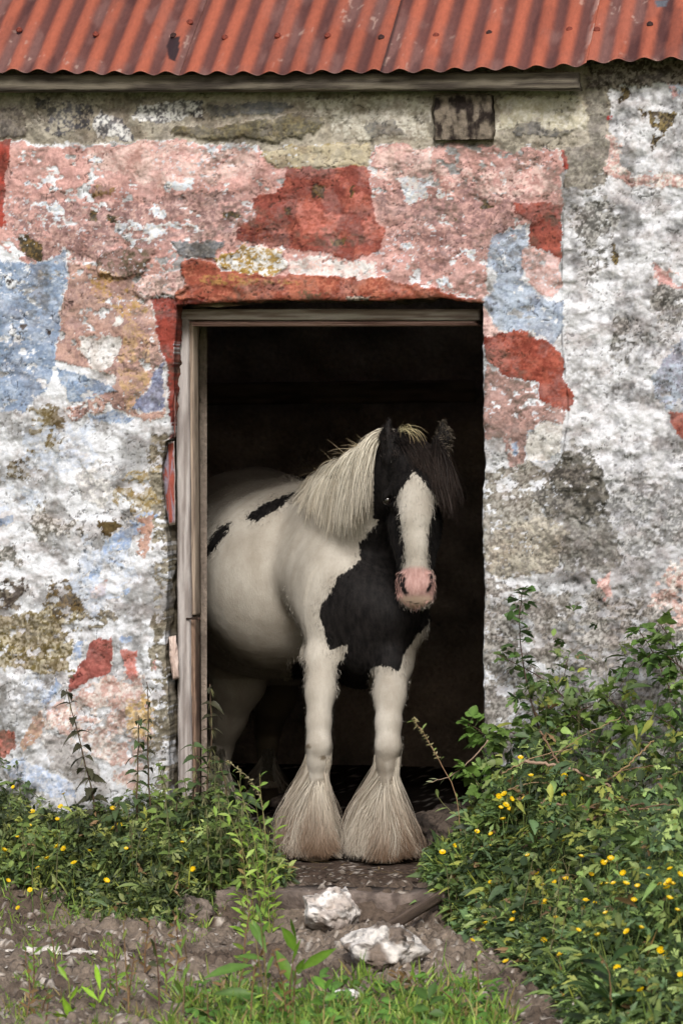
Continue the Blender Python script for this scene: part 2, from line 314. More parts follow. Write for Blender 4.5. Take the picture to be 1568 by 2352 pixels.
# left: blue field and tan plaster
paint([(150, 596), (300, 645), (340, 690), (358, 762), (378, 830), (374, 905), (382, 948), (352, 968), (310, 952), (250, 930), (212, 952), (165, 970), (148, 945), (210, 908), (272, 882), (250, 858), (170, 835), (124, 824), (138, 700)], TAN, (162, 126, 118), 5, .006, 20, .1, WH)
paint([(200, 606), (250, 630), (300, 660), (330, 700), (300, 740), (240, 700), (200, 680)], (188, 148, 80), TAN, 14, 0, 14, .4)
paint([(300, 730), (340, 760), (330, 900), (290, 940), (280, 860)], (196, 158, 110), TAN, 10, 0, 14, .3)
for P in [[(182, 774), (278, 776), (282, 800), (256, 840), (224, 852), (190, 812)], [(262, 730), (282, 732), (280, 750), (264, 750)], [(236, 850), (270, 860), (268, 880), (240, 882)]]: paint(P, (226, 224, 222), (206, 200, 196), 5, -.003, 18, 0, WH)
paint([(-900, 588), (30, 600), (60, 602), (110, 596), (153, 568), (152, 650), (136, 700), (131, 832), (112, 872), (100, 902), (62, 945), (20, 940), (-900, 950)], BL, (158, 174, 196), 6, .002, 18, .02, (220, 226, 232))
paint([(2, 625), (30, 640), (36, 672), (10, 660)], (220, 226, 230), (70, 60, 60), 6, 0, 6); paint([(40, 740), (56, 742), (54, 754), (42, 752)], (60, 50, 44), None, 3, 0); paint([(100, 760), (114, 762), (112, 772)], (60, 50, 44), None, 2, 0)
paint([(133, 846), (165, 848), (236, 880), (268, 900), (220, 912), (160, 922), (150, 892), (130, 872)], (132, 156, 188), BL2, 5, .001, 14, .05, WH)
paint([(376, 832), (380, 936), (350, 950), (304, 936), (310, 918), (340, 900), (346, 866)], (116, 122, 154), (150, 160, 190), 4, .001, 12, 0, (226, 214, 206))
paint([(203, 958), (262, 940), (312, 957), (290, 966), (200, 972)], (140, 164, 198), BL2, 4, 0, 8)
# left: lichen, blue scraps, lower pink and red
for P, a, b in [([(62, 945), (130, 938), (152, 990), (140, 1040), (70, 1032)], OLI, (150, 140, 116)), ([(28, 1048), (76, 1044), (92, 1092), (30, 1100)], (84, 72, 48), (140, 134, 118)), ([(235, 1190), (282, 1194), (282, 1226), (238, 1228)], (96, 78, 44), OLI),
    ([(75, 1140), (110, 1140), (112, 1210), (80, 1200)], OLI, (170, 166, 156)), ([(102, 1368), (150, 1338), (198, 1380), (192, 1424), (108, 1424)], (84, 76, 62), (120, 100, 54)), ([(-900, 1300), (42, 1335), (44, 1392), (-900, 1372)], (72, 62, 54), (130, 120, 104)),
    ([(-900, 1425), (60, 1404), (172, 1418), (180, 1480), (160, 1540), (110, 1562), (40, 1524), (-900, 1490)], (118, 104, 56), (186, 176, 148)), ([(168, 1410), (260, 1398), (272, 1442), (170, 1452)], (106, 100, 88), (150, 140, 116)),
    ([(-900, 1255), (40, 1262), (46, 1296), (-900, 1300)], (120, 118, 110), (180, 176, 170)), ([(262, 1130), (330, 1080), (385, 1060), (385, 1180), (320, 1185)], (150, 128, 74), (184, 176, 156)), ([(60, 1160), (180, 1200), (200, 1240), (90, 1240)], (120, 116, 106), WH),
    ([(180, 1060), (300, 1080), (240, 1170), (190, 1150)], (176, 174, 174), WH)]: paint(P, a, b, 16, .003, 8, .35)
for P in [[(-900, 1188), (24, 1190), (30, 1206), (-900, 1214)], [(322, 1180), (366, 1168), (366, 1186), (300, 1232), (300, 1262), (256, 1264), (236, 1290), (226, 1330), (196, 1342), (194, 1322), (226, 1290), (240, 1245)], [(244, 1292), (266, 1283), (290, 1302), (244, 1302)], [(250, 1378), (302, 1350), (300, 1362), (260, 1378)], [(272, 1462), (300, 1462), (296, 1474), (274, 1474)], [(172, 1480), (196, 1470), (190, 1510), (170, 1520)], [(88, 1610), (130, 1560), (140, 1572), (100, 1625)]]:
    paint(P, (146, 170, 208), BL2, 4, .001, 8, .1, WH)
paint([(314, 1190), (352, 1180), (346, 1232), (336, 1284), (314, 1272)], (186, 142, 120), TAN, 4, .002, 10, .1); paint([(214, 1345), (242, 1335), (242, 1372), (214, 1372)], (206, 168, 160), TAN, 4, .002, 10)
paint([(150, 1600), (250, 1545), (325, 1550), (340, 1640), (345, 1710), (300, 1820), (240, 1760), (150, 1695), (86, 1655), (92, 1622)], (206, 168, 156), (226, 216, 208), 9, .003, 14, .35, None)
paint([(295, 1590), (350, 1615), (352, 1720), (305, 1690)], (206, 170, 100), (220, 196, 160), 9, 0, 10, .3)
paint([(204, 1476), (256, 1468), (256, 1502), (246, 1546), (200, 1562), (160, 1588), (153, 1556), (180, 1530), (205, 1510)], (150, 76, 66), (176, 96, 84), 5, .003, 14, 0, WH)
paint([(276, 1498), (312, 1498), (305, 1562), (284, 1562)], (206, 132, 122), SAL, 5, .002, 10, .2); paint([(345, 1495), (362, 1500), (360, 1540), (348, 1535)], (212, 150, 140), None, 4, .001)
paint([(-900, 1690), (28, 1674), (36, 1712), (10, 1738), (-900, 1740)], (150, 84, 66), SAL, 4, .002, 12); paint([(40, 1700), (92, 1640), (104, 1660), (60, 1726)], (190, 158, 132), TAN, 6, .002, 10)
paint([(88, 1680), (150, 1700), (204, 1740), (236, 1802), (180, 1806), (120, 1772)], (186, 182, 180), (160, 156, 154), 6, -.002, 12, 0, WH)
paint([(18, 1742), (60, 1738), (110, 1780), (166, 1802), (172, 1832), (100, 1828), (60, 1802), (18, 1780)], (176, 196, 228), (214, 222, 236), 6, .002, 8, 0, WH)
paint([(338, 1000), (395, 1000), (398, 1950), (352, 1950), (346, 1500), (352, 1300)], (156, 148, 128), (104, 96, 76), 9, -.006, 9, .5)
# right of the doorway
paint([(1148, 530), (1202, 518), (1214, 572), (1196, 642), (1230, 672), (1258, 690), (1290, 690), (1290, 765), (1270, 802), (1245, 772), (1180, 760), (1150, 756), (1112, 704), (1120, 680), (1142, 660), (1146, 622), (1108, 600)], BL2, (146, 160, 182), 6, .001, 16, .08, WH)
paint([(1194, 576), (1250, 574), (1290, 602), (1290, 670), (1262, 684), (1220, 660), (1200, 622)], PK, (216, 182, 178), 5, .004, 14, .05)
paint([(1106, 696), (1126, 730), (1152, 762), (1112, 778), (1104, 740)], (196, 158, 152), PALE, 4, .002, 12, 0, WH)
paint([(1111, 772), (1180, 758), (1250, 782), (1272, 800), (1292, 818), (1292, 862), (1314, 908), (1302, 946), (1262, 936), (1236, 916), (1230, 876), (1195, 870), (1165, 866), (1114, 834)], (142, 58, 38), (170, 80, 56), 4, .005, 22)
paint([(1111, 840), (1170, 870), (1230, 880), (1234, 920), (1280, 940), (1296, 948), (1290, 975), (1242, 975), (1212, 1000), (1210, 1040), (1202, 1074), (1170, 1082), (1156, 1050), (1156, 1002), (1112, 1006)], (182, 142, 132), (148, 118, 110), 5, .004, 12, .08, (200, 206, 214))
paint([(1208, 1004), (1250, 973), (1292, 980), (1288, 1040), (1252, 1062), (1214, 1058)], (204, 200, 192), WH, 4, -.001, 18, 0, BL2); paint([(1172, 1010), (1187, 1008), (1186, 1046), (1175, 1042)], BL, BL2, 3, -.001, 8, 0, WH)
paint([(1105, 1085), (1160, 1085), (1215, 1060), (1260, 1100), (1240, 1190), (1150, 1210), (1108, 1300), (1104, 1200)], (168, 164, 154), (116, 110, 98), 10, 0, 7, .2)
paint([(1120, 1250), (1165, 1200), (1252, 1188), (1300, 1210), (1280, 1310), (1130, 1330)], (190, 182, 164), (138, 132, 120), 8, .004, 8, .1)
paint([(1236, 1130), (1262, 1096), (1300, 1040), (1360, 1050), (1384, 1070), (1390, 1110), (1400, 1184), (1330, 1192), (1250, 1192), (1238, 1160)], (74, 72, 66), (134, 130, 120), 10, .010, 9, .08)
paint([(1290, 1190), (1400, 1190), (1436, 1290), (1385, 1322), (1290, 1312)], (108, 105, 100), (150, 148, 142), 12, .002, 9, .1)
paint([(1400, 1090), (1568, 1110), (1600, 1260), (1440, 1280), (1400, 1180)], (134, 134, 134), (190, 190, 190), 18, 0, 10, .4)
for P in [[(1340, 560), (1380, 560), (1390, 620), (1345, 630)], [(1310, 480), (1420, 470), (1400, 560), (1330, 560)], [(1400, 740), (1440, 730), (1460, 820), (1400, 830)], [(1360, 400), (1400, 390), (1400, 500), (1350, 500)], [(1320, 1010), (1390, 1020), (1380, 1070), (1300, 1070)], [(1500, 640), (1568, 660), (1568, 740), (1510, 720)]]: paint(P, (100, 98, 94), (176, 174, 170), 16, -.003, 7, .45)
for P, a, b in [([(1532, 948), (2000, 925), (2000, 1080), (1545, 1004)], RED, REDO), ([(1498, 860), (1560, 775), (2000, 780), (2000, 905), (1530, 940), (1508, 902)], BL2, (160, 164, 184)), ([(1498, 600), (1568, 640), (2000, 650), (2000, 684), (1510, 652)], (204, 150, 144), PALE), ([(1392, 305), (1432, 330), (1450, 395), (2000, 395), (2000, 425), (1450, 432), (1396, 400)], (198, 154, 144), (214, 206, 198)),
    ([(1538, 196), (2000, 196), (2000, 228), (1545, 226)], (200, 150, 146), BL2), ([(1362, 1342), (1400, 1315), (1406, 1370), (1386, 1392)], (204, 154, 146), PALE), ([(1490, 1385), (1540, 1290), (2000, 1290), (2000, 1480), (1510, 1462)], (206, 166, 154), (220, 214, 208)), ([(1392, 262), (1410, 262), (1408, 275), (1394, 274)], (180, 50, 46), None)]: paint(P, a, b, 8, .002, 12, .3)
for P in [[(1488, 258), (1520, 250), (1552, 262), (1538, 290), (1500, 344), (1496, 300)], [(1470, 250), (1486, 262), (1476, 276)], [(1420, 205), (1440, 205), (1436, 235), (1418, 240)], [(1400, 560), (1412, 560), (1416, 600), (1400, 602)]]: paint(P, (66, 56, 40), (130, 112, 66), 6, -.003, 6, .2)
paint([(1338, 120), (2000, 120), (2000, 186), (1480, 196), (1398, 208), (1352, 200)], (64, 56, 48), (136, 128, 116), 9, .012, 8)
paint([(1120, 1330), (1600, 1400), (1600, 2100), (1100, 2100), (1104, 1330)], (176, 172, 166), (112, 108, 102), 20, 0, 6, .5)
paint([(606, 350), (640, 340), (760, 333), (850, 330), (850, 381), (760, 380), (642, 384), (616, 370)], (190, 176, 142), (168, 158, 132), 2, .010, 14, 0, (158, 140, 80))
fleck = sst(.70, .73, fbm2(px / 8, py / 5, 3, 76)) * sst(.5, .6, fbm2(px / 70, py / 50, 3, 77)) * (py > 330) * (px < 1290) * (C[:, 0] < 2.6 * C[:, 2]); C = C * (1 - .8 * fleck[:, None]) + .8 * fleck[:, None] * lin((206, 212, 222))
ck = sst(.44, .68, .7 * fbm2(px / 38, py / 30, 4, 61) + .3 * f3)[:, None] * .12; C = C * (1 - ck) + ck * lin((206, 196, 194))
gm = sst(.46, .70, .75 * fbm2(px / 46, py / 34, 4, 63) + .25 * fbm2(px / 6, py / 5, 2, 64))[:, None] * .42; C = C * (1 - gm * np.array([.62, .74, .80]))
C *= 1 - .20 * ((1 - stn) * (.3 + .7 * stm))[:, None] * sst(.35, .6, fbm2(px / 30, py / 30, 3, 65))[:, None]
for P in [[(40, 980), (200, 985), (230, 1060), (150, 1100), (60, 1060)], [(180, 1240), (300, 1270), (310, 1340), (230, 1420), (160, 1360)], [(0, 1110), (90, 1120), (100, 1180), (0, 1180)], [(60, 1560), (150, 1580), (100, 1640), (40, 1650)]]: paint(P, (186, 200, 222), (214, 218, 224), 18, 0, 12, .35, None, .42, .62, .6)
# cracks, pits, damp at the foot
cr = np.abs(fbm2(px / 70, py / 50, 4, 71) - .5)
crack = (1 - sst(0.0, .009, cr)) * sst(.48, .6, fbm2(px / 90, py / 90, 3, 72))
vcr = (1 - sst(1.2, 3.0, np.abs(px + 4 * wx1 - np.interp(py, [340, 600, 690, 800, 900, 960, 1040], [1296, 1292, 1290, 1290, 1302, 1304, 1292])))) * sst(330, 360, py) * (1 - sst(1020, 1050, py))
crack = np.maximum(crack, vcr * sst(.3, .6, fbm2(px / 20, py / 25, 3, 79)) * .75); C *= (1 - .78 * crack[:, None]); H -= .006 * crack
hf = fbm2(px / 7, py / 6, 3, 74)
pit = sst(.66, .74, hf) * sst(.45, .6, fbm2(px / 50, py / 50, 3, 75)); C = C * (1 - .6 * pit[:, None]) + .6 * pit[:, None] * lin((52, 46, 38)); H -= .006 * pit
H += .006 * (hf - .5) + .0025 * (f3 - .5)
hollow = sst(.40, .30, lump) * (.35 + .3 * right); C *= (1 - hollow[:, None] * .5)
damp = sst(1560, 1900, py + 60 * wx1)[:, None]; C = C * (1 - .25 * damp) + .25 * damp * lin((90, 86, 62))
edge = fbm2(px / 3.0, py / 3.0, 2, 78); C *= (0.92 + .16 * edge)[:, None]
gr1 = sst(.56, .72, fbm2(px / 80, py / 55, 4, 85)) * sst(.38, .6, fbm2(px / 9, py / 7, 4, 86)); C = C * (1 - .55 * gr1[:, None]) + .55 * gr1[:, None] * lin((84, 78, 66))
rn_ = sst(.55, .75, fbm2(px / 16, py / 150, 3, 87)) * .14 * sst(.4, .6, f1); C = C * (1 - rn_[:, None] * np.array([.7, .8, 1.0]))
g_ = C.mean(1, keepdims=True); C = g_ + (C - g_) * .82; C = C * np.array([.96, .97, .985])
# round the plaster off into the doorway
do = sd_poly(px, py, [(a, b) for a, b in zip(XLX[::-1], XLY[::-1]) if b >= 690] + [(a, b) for a, b in zip(TOX, TOY) if 404 <= a <= 1109] + [(a, b) for a, b in zip(XRX, XRY) if b >= 700])
H -= .016 * np.exp(-np.maximum(do, 0) / 5.0)
P0 = P0.reshape(-1, 3).copy(); P0[:, 1] = -np.minimum(H * .8, .05)
quad = lambda r, c: np.stack([r * NC + c, r * NC + c + 1, (r + 1) * NC + c + 1, (r + 1) * NC + c], -1)
rr, cc = np.meshgrid(np.arange(NR - 1), np.arange(NC - 1), indexing='ij')
keep = ~((rr < nb) & (cc >= iL) & (cc < iR)); Q = quad(rr[keep], cc[keep])
bp = np.concatenate([np.arange(nb + 1) * NC + iL, nb * NC + np.arange(iL + 1, iR + 1), np.arange(nb - 1, -1, -1) * NC + iR])   # round the opening
side = np.concatenate([np.tile([-1., 0, 0], (nb + 1, 1)), np.tile([0, 0, 1.], (iR - iL, 1)), np.tile([1., 0, 0], (nb, 1))])
nd = 30; dep = (np.linspace(0, 1, nd + 1)[1:] ** 1.4) * 0.46
RP = P0[bp][None] + np.stack([0 * dep, dep, 0 * dep], -1)[:, None]
bu = np.arange(len(bp)); nn = fbm2(bu[None] / 14. + 0 * dep[:, None], dep[:, None] * 40 + 0 * bu[None], 4, 81)
RP = RP + side[None] * ((nn - .22) * .05 * sst(0, .08, dep)[:, None])[..., None]
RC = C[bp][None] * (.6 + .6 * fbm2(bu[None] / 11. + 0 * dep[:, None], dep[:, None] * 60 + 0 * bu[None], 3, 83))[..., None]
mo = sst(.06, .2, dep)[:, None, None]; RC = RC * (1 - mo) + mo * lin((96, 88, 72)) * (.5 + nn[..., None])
nB = len(bp); base = len(P0)
ring = np.concatenate([bp[None], base + np.arange(nd)[:, None] * nB + np.arange(nB)[None]])
Q2 = np.stack([ring[:-1, :-1], ring[1:, :-1], ring[1:, 1:], ring[:-1, 1:]], -1).reshape(-1, 4)
V = np.concatenate([P0, RP.reshape(-1, 3)]); CC = np.concatenate([C, RC.reshape(-1, 3)]); Q = np.concatenate([Q, Q2])
used = np.unique(Q); rem = -np.ones(len(V), int); rem[used] = np.arange(len(used))
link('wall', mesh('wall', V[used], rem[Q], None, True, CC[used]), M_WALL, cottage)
print('wall', time.time() - T0)

# ---------------------------------------------------------------- inside: dark rough stone room
def gridsheet(name, fn, nu, nv, mat, parent, colfn, flip=False):
    u, v = np.meshgrid(np.linspace(0, 1, nu), np.linspace(0, 1, nv), indexing='ij'); P = fn(u, v).reshape(-1, 3)
    i, j = np.meshgrid(np.arange(nu - 1), np.arange(nv - 1), indexing='ij'); i = i.ravel(); j = j.ravel()
    Q = np.stack([i * nv + j, (i + 1) * nv + j, (i + 1) * nv + j + 1, i * nv + j + 1], -1)
    return link(name, mesh(name, P, Q[:, ::-1] if flip else Q, None, True, colfn(P)), mat, parent)
def rub(P, s):                                  # rubble masonry relief and colour
    n = fbm3(P * np.array([5, 5, 8.]), 4, s); return n
def dark_masonry(P): n = rub(P, 3)[:, None]; return lin((186, 170, 156)) * (1 - n) * 1.2 + n * lin((70, 62, 56)) * .6
YB = 4.2; XI0, XI1 = -1.9, 1.9
gridsheet('back_wall', lambda u, v: np.stack([XI0 + u * (XI1 - XI0), YB - .09 * fbm2(u * 22, v * 16, 4, 41), v * 3.6 - .1], -1), 160, 140, M_STONE, cottage, dark_masonry)
for sx, X in ((1, XI0), (-1, XI1)):
    gridsheet('side_wall', lambda u, v: np.stack([X + sx * .09 * fbm2(u * 22, v * 16, 4, 43), .44 + u * (YB - .4), v * 3.6 - .1], -1), 120, 100, M_STONE, cottage, dark_masonry)
gridsheet('rear_wall_outside', lambda u, v: np.stack([-4.5 + u * 9, YB + .5 + 0 * u, v * 3 - .3], -1), 10, 6, M_STONE, cottage, dark_masonry)
for X in (-4.5, 4.5):
    gridsheet('gable_wall', lambda u, v: np.stack([X + 0 * u, .0 + u * (YB + .5), -.3 + v * (3.2 + 1.75 * (1 - np.abs(2 * u - 1)))], -1), 21, 10, M_STONE, cottage, dark_masonry)
gridsheet('inner_wall_face', lambda u, v: np.stack([-1.9 + u * (1.32), .47 + 0 * u, -.1 + v * 3.1], -1), 30, 40, M_STONE, cottage, dark_masonry, True)
gridsheet('inner_wall_face', lambda u, v: np.stack([.57 + u * (1.33), .47 + 0 * u, -.1 + v * 3.1], -1), 30, 40, M_STONE, cottage, dark_masonry, True)
gridsheet('inner_wall_face', lambda u, v: np.stack([-.58 + u * 1.15, .47 + 0 * u, 2.04 + v * .95], -1), 30, 20, M_STONE, cottage, dark_masonry, True)
# timber beam end in the wall and grey eaves board
def board(name, A, B, wv, dv, mat, parent, col, col2, ns=60, rough=.002, endr=.004, seed=1, bow=0.0, n=7):
    """A->B along the board, wv / dv: half width and half depth vectors"""
    A = np.asarray(A, float); B = np.asarray(B, float); wv = np.asarray(wv, float); dv = np.asarray(dv, float); t = np.linspace(0, 1, ns)
    cs = []
    for k in range(n): cs.append((-1 + 2 * k / (n - 1), -1))
    cs += [(1.0, -.3), (1.0, .4), (1, 1), (0, 1), (-1, 1), (-1, .4), (-1, -.3)]
    cs = np.array(cs); cs[0] *= .94; cs[n - 1] *= (.94, .94)
    L = np.linalg.norm(B - A); P = A + (B - A) * t[:, None]
    j = np.arange(len(cs))
    nz = fbm2(t[:, None] * L * (6 if n < 20 else 20), j[None] * (1.7 if n < 20 else .3), 3, seed) - .5
    nz2 = fbm2(t[:, None] * L * 30 + 0 * j[None], j[None] * 2.3 + 0 * t[:, None], 2, seed + 2) - .5
    S = P[:, None] + wv * cs[None, :, :1] * 1.0 + dv * cs[None, :, 1:]
    out = nrm(wv[None] * cs[:, :1] + dv[None] * cs[:, 1:])
    S = S + out[None] * ((nz * rough * 2 + nz2 * rough * 1.6))[..., None]
    endj = (fbm2(j * 1.3, j * 0, 2, seed + 4) - .5) * endr * 2; ax = (B - A) / L
    S[0] += ax * endj[:, None]; S[-1] += ax * endj[:, None]
    S += np.array([0, 0, 1.0]) * (bow * 4 * t * (1 - t))[:, None, None]
    V, Q, T = loft(S); g = fbm2(t[:, None] * L * (5 if n < 20 else 24), j[None] * (3.1 if n < 20 else .25), 4, seed + 6)
    g = np.concatenate([g.ravel(), [.5, .5]])[:, None]; m = sst(.35, .65, g)
    mb = MB(); mb.add(V, Q, T, lin(col) * (1 - m) + lin(col2) * m)
    return mb.build(name, mat, parent)
A = W(-500, 192, -.07); B = W(1331, 186, -.07)
board('eave_board', A, B, (0, 0, .031), (0, .03, 0), M_WOODH, cottage, (108, 101, 89), (58, 52, 46), 160, .003, .012, 3, .0)
A = W(1066, 321, -.006); B = W(1066, 219, -.006)
board('beam_end', A, B, (.107, 0, 0), (0, .03, 0), M_STONE, cottage, (118, 108, 96), (40, 33, 30), 60, .008, .003, 9, 0.0, 40)
# doorframe: head and one jamb left, each with its rebate
jy = .14
def vert(name, x0, x1, y0, y1, yd0, yd1, x0b, x1b, par, c1, c2, seed, rough=.0015, mat=None):
    a0 = W((x0 + x1) / 2, yd0, y0); a1 = W((x0b + x1b) / 2, yd1, y0); hw = (W(x1, yd0, y0)[0] - W(x0, yd0, y0)[0]) / 2
    a0 = a0 + (0, (y1 - y0) / 2, 0); a1 = a1 + (0, (y1 - y0) / 2, 0)
    return board(name, a1, a0, (hw, 0, 0), (0, (y1 - y0) / 2, 0), mat or M_WOODV, par, c1, c2, 120, rough, .006, seed)
jamb = vert('door_jamb', 403, 433, jy, jy + .10, 716, 2004, 408, 439, cottage, (180, 174, 171), (134, 126, 122), 21)
vert('door_stop', 434.5, 443, jy + .012, jy + .10, 742, 1414, 440, 449, jamb, (168, 152, 136), (118, 104, 92), 25)
vert('door_stop', 439, 447, jy + .018, jy + .10, 1420, 1990, 442, 451, jamb, (150, 126, 108), (90, 72, 62), 27, .004)
vert('inner_lining', 444, 447, jy + .04, jy + .11, 748, 1995, 450, 454, jamb, (98, 84, 72), (62, 52, 46), 29, .002)
hb = board('door_head', W(402, 723, jy + .05), W(1106, 723, jy + .05), (0, 0, .021), (0, .05, 0), M_WOODH, cottage, (184, 176, 172), (132, 116, 110), 120, .002, .006, 31)
board('head_moulding', W(438, 744, jy + .062), W(1096, 743, jy + .062), (0, 0, .0085), (0, .05, 0), M_WOODH, hb, (180, 150, 142), (122, 92, 86), 120, .002, .03, 33)
# nails and the scraps of plaster clinging to the frame
def nail_mesh(mb, p, ax, L, r, c):
    p = np.asarray(p, float); ax = nrm(np.asarray(ax, float)); V, Q, T = tube([p, p + ax * L * .9, p + ax * L * .9, p + ax * L], [r * .55, r * .55, r, r * .8], 8); mb.add(V, Q, T, c)
mb = MB(); p = W(428, 1421, jy - .004); nail_mesh(mb, p, (1, -.25, 0), .055, .006, lin((70, 52, 44))); mb.build('bent_nail', M_RUST, jamb)
def flake(name, poly, y, th, par, c1, c2, seed, edgec):
    P = np.asarray(poly, float); n = 90; t = np.linspace(0, len(P), n, endpoint=False); i = t.astype(int); f = (t - i)[:, None]
    O = P[i % len(P)] * (1 - f) + P[(i + 1) % len(P)] * f; O += 1.3 * (np.stack([fbm2(t * 3, t * 0, 3, seed), fbm2(t * 3, t * 0, 3, seed + 5)], -1) - .5) * 2
    ctr = P.mean(0); S = []; cols = []
    for k, (sc, yy) in enumerate([(.02, -th * 1.15), (.5, -th * 1.1), (.8, -th), (.93, -th * .7), (1, 0), (1, th), (.5, th)]):
        q = ctr + (O - ctr) * np.array([sc, 1 - (1 - sc) * .35 if sc > .4 else sc]); pts = W(q[:, 0], q[:, 1], y + yy); pts[:, 1] += .012 * (fbm2(q[:, 0] / 9, q[:, 1] / 9, 3, seed) - .5)
        S.append(pts); g = fbm2(q[:, 0] / 8, q[:, 1] / 20, 3, seed + 9)[:, None]; g = sst(.4, .6, g); cl = lin(c1) * (1 - g) + lin(c2) * g
        cols.append(np.tile(lin(edgec), (n, 1)) if sc > .9 else cl)
    V, Q, T = loft(S); cols.append(np.array([cols[0][0], lin(edgec)])); mb = MB(); mb.add(V, Q, T, np.concatenate(cols)); o = mb.build(name, M_WALL, par); return o
flake('plaster_strip', [(389, 838), (402, 834), (404, 1004), (393, 1002), (387, 960), (388, 900)], .10, .02, cottage, (158, 88, 76), (140, 72, 62), 51, (210, 190, 186))
flake('plaster_strip', [(386, 1016), (400, 1012), (402, 1080), (403, 1205), (388, 1207), (380, 1160), (371, 1090), (378, 1050)], .10, .02, cottage, (146, 78, 66), (138, 130, 142), 55, (222, 206, 198))
flake('plaster_strip', [(386, 1462), (404, 1460), (410, 1500), (411, 1560), (398, 1562), (388, 1520)], .09, .03, cottage, (214, 196, 186), (180, 160, 150), 59, (196, 180, 168))
flake('plaster_strip', [(460, 690), (520, 688), (560, 700), (500, 706), (450, 702)], .07, .02, cottage, (150, 140, 120), (110, 92, 80), 63, (120, 96, 84))
# ---------------------------------------------------------------- corrugated roof sheets
PIT = math.radians(36.5); YE = -.14; RD = np.array([0, math.cos(PIT), math.sin(PIT)]); RN = np.array([0, -math.sin(PIT), math.cos(PIT)])
EX = np.array([-900, 0, 200, 400, 640, 890, 1050, 1200, 1340, 1450, 1568, 2400]); EYV = np.array([152, 163, 167, 169, 168, 163, 160, 155, 147, 141, 138, 116])
exw = W(EX, EYV, YE); LAM = W(58.3, 160, YE)[0] - W(0, 160, YE)[0]
def rpt(x, l, n=0.0): z = np.interp(x, exw[:, 0], exw[:, 2]); return np.stack([x, YE + 0 * x, z], -1) + RD * l[..., None] + RN * (n + 0 * x)[..., None]
seams = [-800, 411, 893, 1347, 2250]
sxw = [float(W(a, 160, YE)[0]) for a in seams]
x_ref = float(W(30, 160, YE)[0]); sheets = []
for k in range(4):
    x0 = sxw[k] - (.03 if k else 0); x1 = sxw[k + 1] + .0; nx = int((x1 - x0) / .0052); ny = 150
    x, l = np.meshgrid(np.linspace(x0, x1, nx), np.concatenate([np.linspace(0, .6, 110), np.linspace(.6, 3.25, ny - 109)[1:]]), indexing='ij')
    ph = (x - x_ref) / LAM * 2 * math.pi + 5 * (fbm2(x * 1.3, l * .6, 2, 91) - .5) * .35; wv = np.cos(ph)
    dent = .006 * (fbm2(x * 5, l * 4, 3, 92 + k) - .5); lift = [0.004, 0.0, 0.005, 0.001][k]
    eo = [0, .004, -.006, .012][k]
    P = rpt(x, l + eo * (l < .02) + .003 * (fbm2(x * 40, l * 0, 2, 95) - .5) * (l < .005), 0.0); P = P + RN * (.0085 * wv + dent + lift)[..., None]
    xd, yd, _ = proj(P); n1 = fbm2(x * 14, l * 3.5, 4, 96 + k); n2 = fbm2(x * 60, l * 22, 3, 97 + k); n3 = fbm2(x * 9, l * 5, 4, 99 + k)
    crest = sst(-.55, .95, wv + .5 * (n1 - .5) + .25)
    c = lin((98, 58, 50)) * (1 - crest[..., None]) + lin((166, 86, 58)) * crest[..., None]  # valleys darker: rust and dirt, plus shade painted between the crests
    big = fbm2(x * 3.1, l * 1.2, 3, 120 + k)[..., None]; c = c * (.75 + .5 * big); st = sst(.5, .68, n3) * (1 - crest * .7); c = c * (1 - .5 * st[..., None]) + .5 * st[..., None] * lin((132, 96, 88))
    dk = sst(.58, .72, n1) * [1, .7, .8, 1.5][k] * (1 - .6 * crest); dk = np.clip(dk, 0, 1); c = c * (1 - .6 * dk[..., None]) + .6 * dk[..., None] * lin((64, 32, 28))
    fl = sst(.72, .80, n2) * sst(.5, .65, n3) * .4; c = c * (1 - fl[..., None]) + fl[..., None] * lin((196, 168, 152)); 
    if k >= 1: ed = (1 - sst(0, .03, x1 - x)) * sst(.45, .55, n2); c = c * (1 - .6 * ed[..., None]) + .6 * ed[..., None] * lin((176, 150, 140))
    if k >= 1: se = (1 - sst(.004, .012, x - x0))[..., None]; c = c * (1 - .8 * se) + .8 * se * lin((40, 26, 24))
    if k == 0: hb_ = sd_poly(xd.ravel() + 6 * (n2.ravel() - .5), yd.ravel() + 8 * (n1.ravel() - .5), [(383, 104), (392, 84), (412, 82), (410, 112), (404, 140), (388, 134)]).reshape(x.shape); a = np.clip(.5 - hb_ / 2, 0, 1)[..., None]; c = c * (1 - a) + a * lin((52, 34, 34))
    if k == 3:
        hb_ = sd_poly(xd.ravel() + 10 * (n2.ravel() - .5), yd.ravel(), [(1500, 0), (1535, 0), (1530, 14), (1505, 16)]).reshape(x.shape); a = np.clip(.5 - hb_ / 3, 0, 1)[..., None]; c = c * (1 - a) + a * lin((92, 96, 104))
    g_ = c.mean(-1, keepdims=True); c = (g_ + (c - g_) * .92) * .88
    i, j = np.meshgrid(np.arange(nx - 1), np.arange(l.shape[1] - 1), indexing='ij'); ny_ = l.shape[1]; i = i.ravel(); j = j.ravel()
    Q = np.stack([i * ny_ + j, (i + 1) * ny_ + j, (i + 1) * ny_ + j + 1, i * ny_ + j + 1], -1)
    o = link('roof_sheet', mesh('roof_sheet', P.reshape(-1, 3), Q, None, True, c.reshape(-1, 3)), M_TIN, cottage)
    md = o.modifiers.new('thickness', 'SOLIDIFY'); md.thickness = .0016; md.offset = 0
    sheets.append(o)
def on_roof(xd, yd, n):                      # where the line of sight meets the roof plane
    for _ in range(1):
        z0 = np.interp(float(W(xd, yd, .1)[0]), exw[:, 0], exw[:, 2]); p0 = np.array([0, YE, z0]) + RN * n
        d = FV + RV * (xd - 784) / FPX + np.array([0, 0, 1.]) * (HZ - yd) / FPX; t = ((p0 - CAM) @ RN) / (d @ RN)
    return CAM + d * t
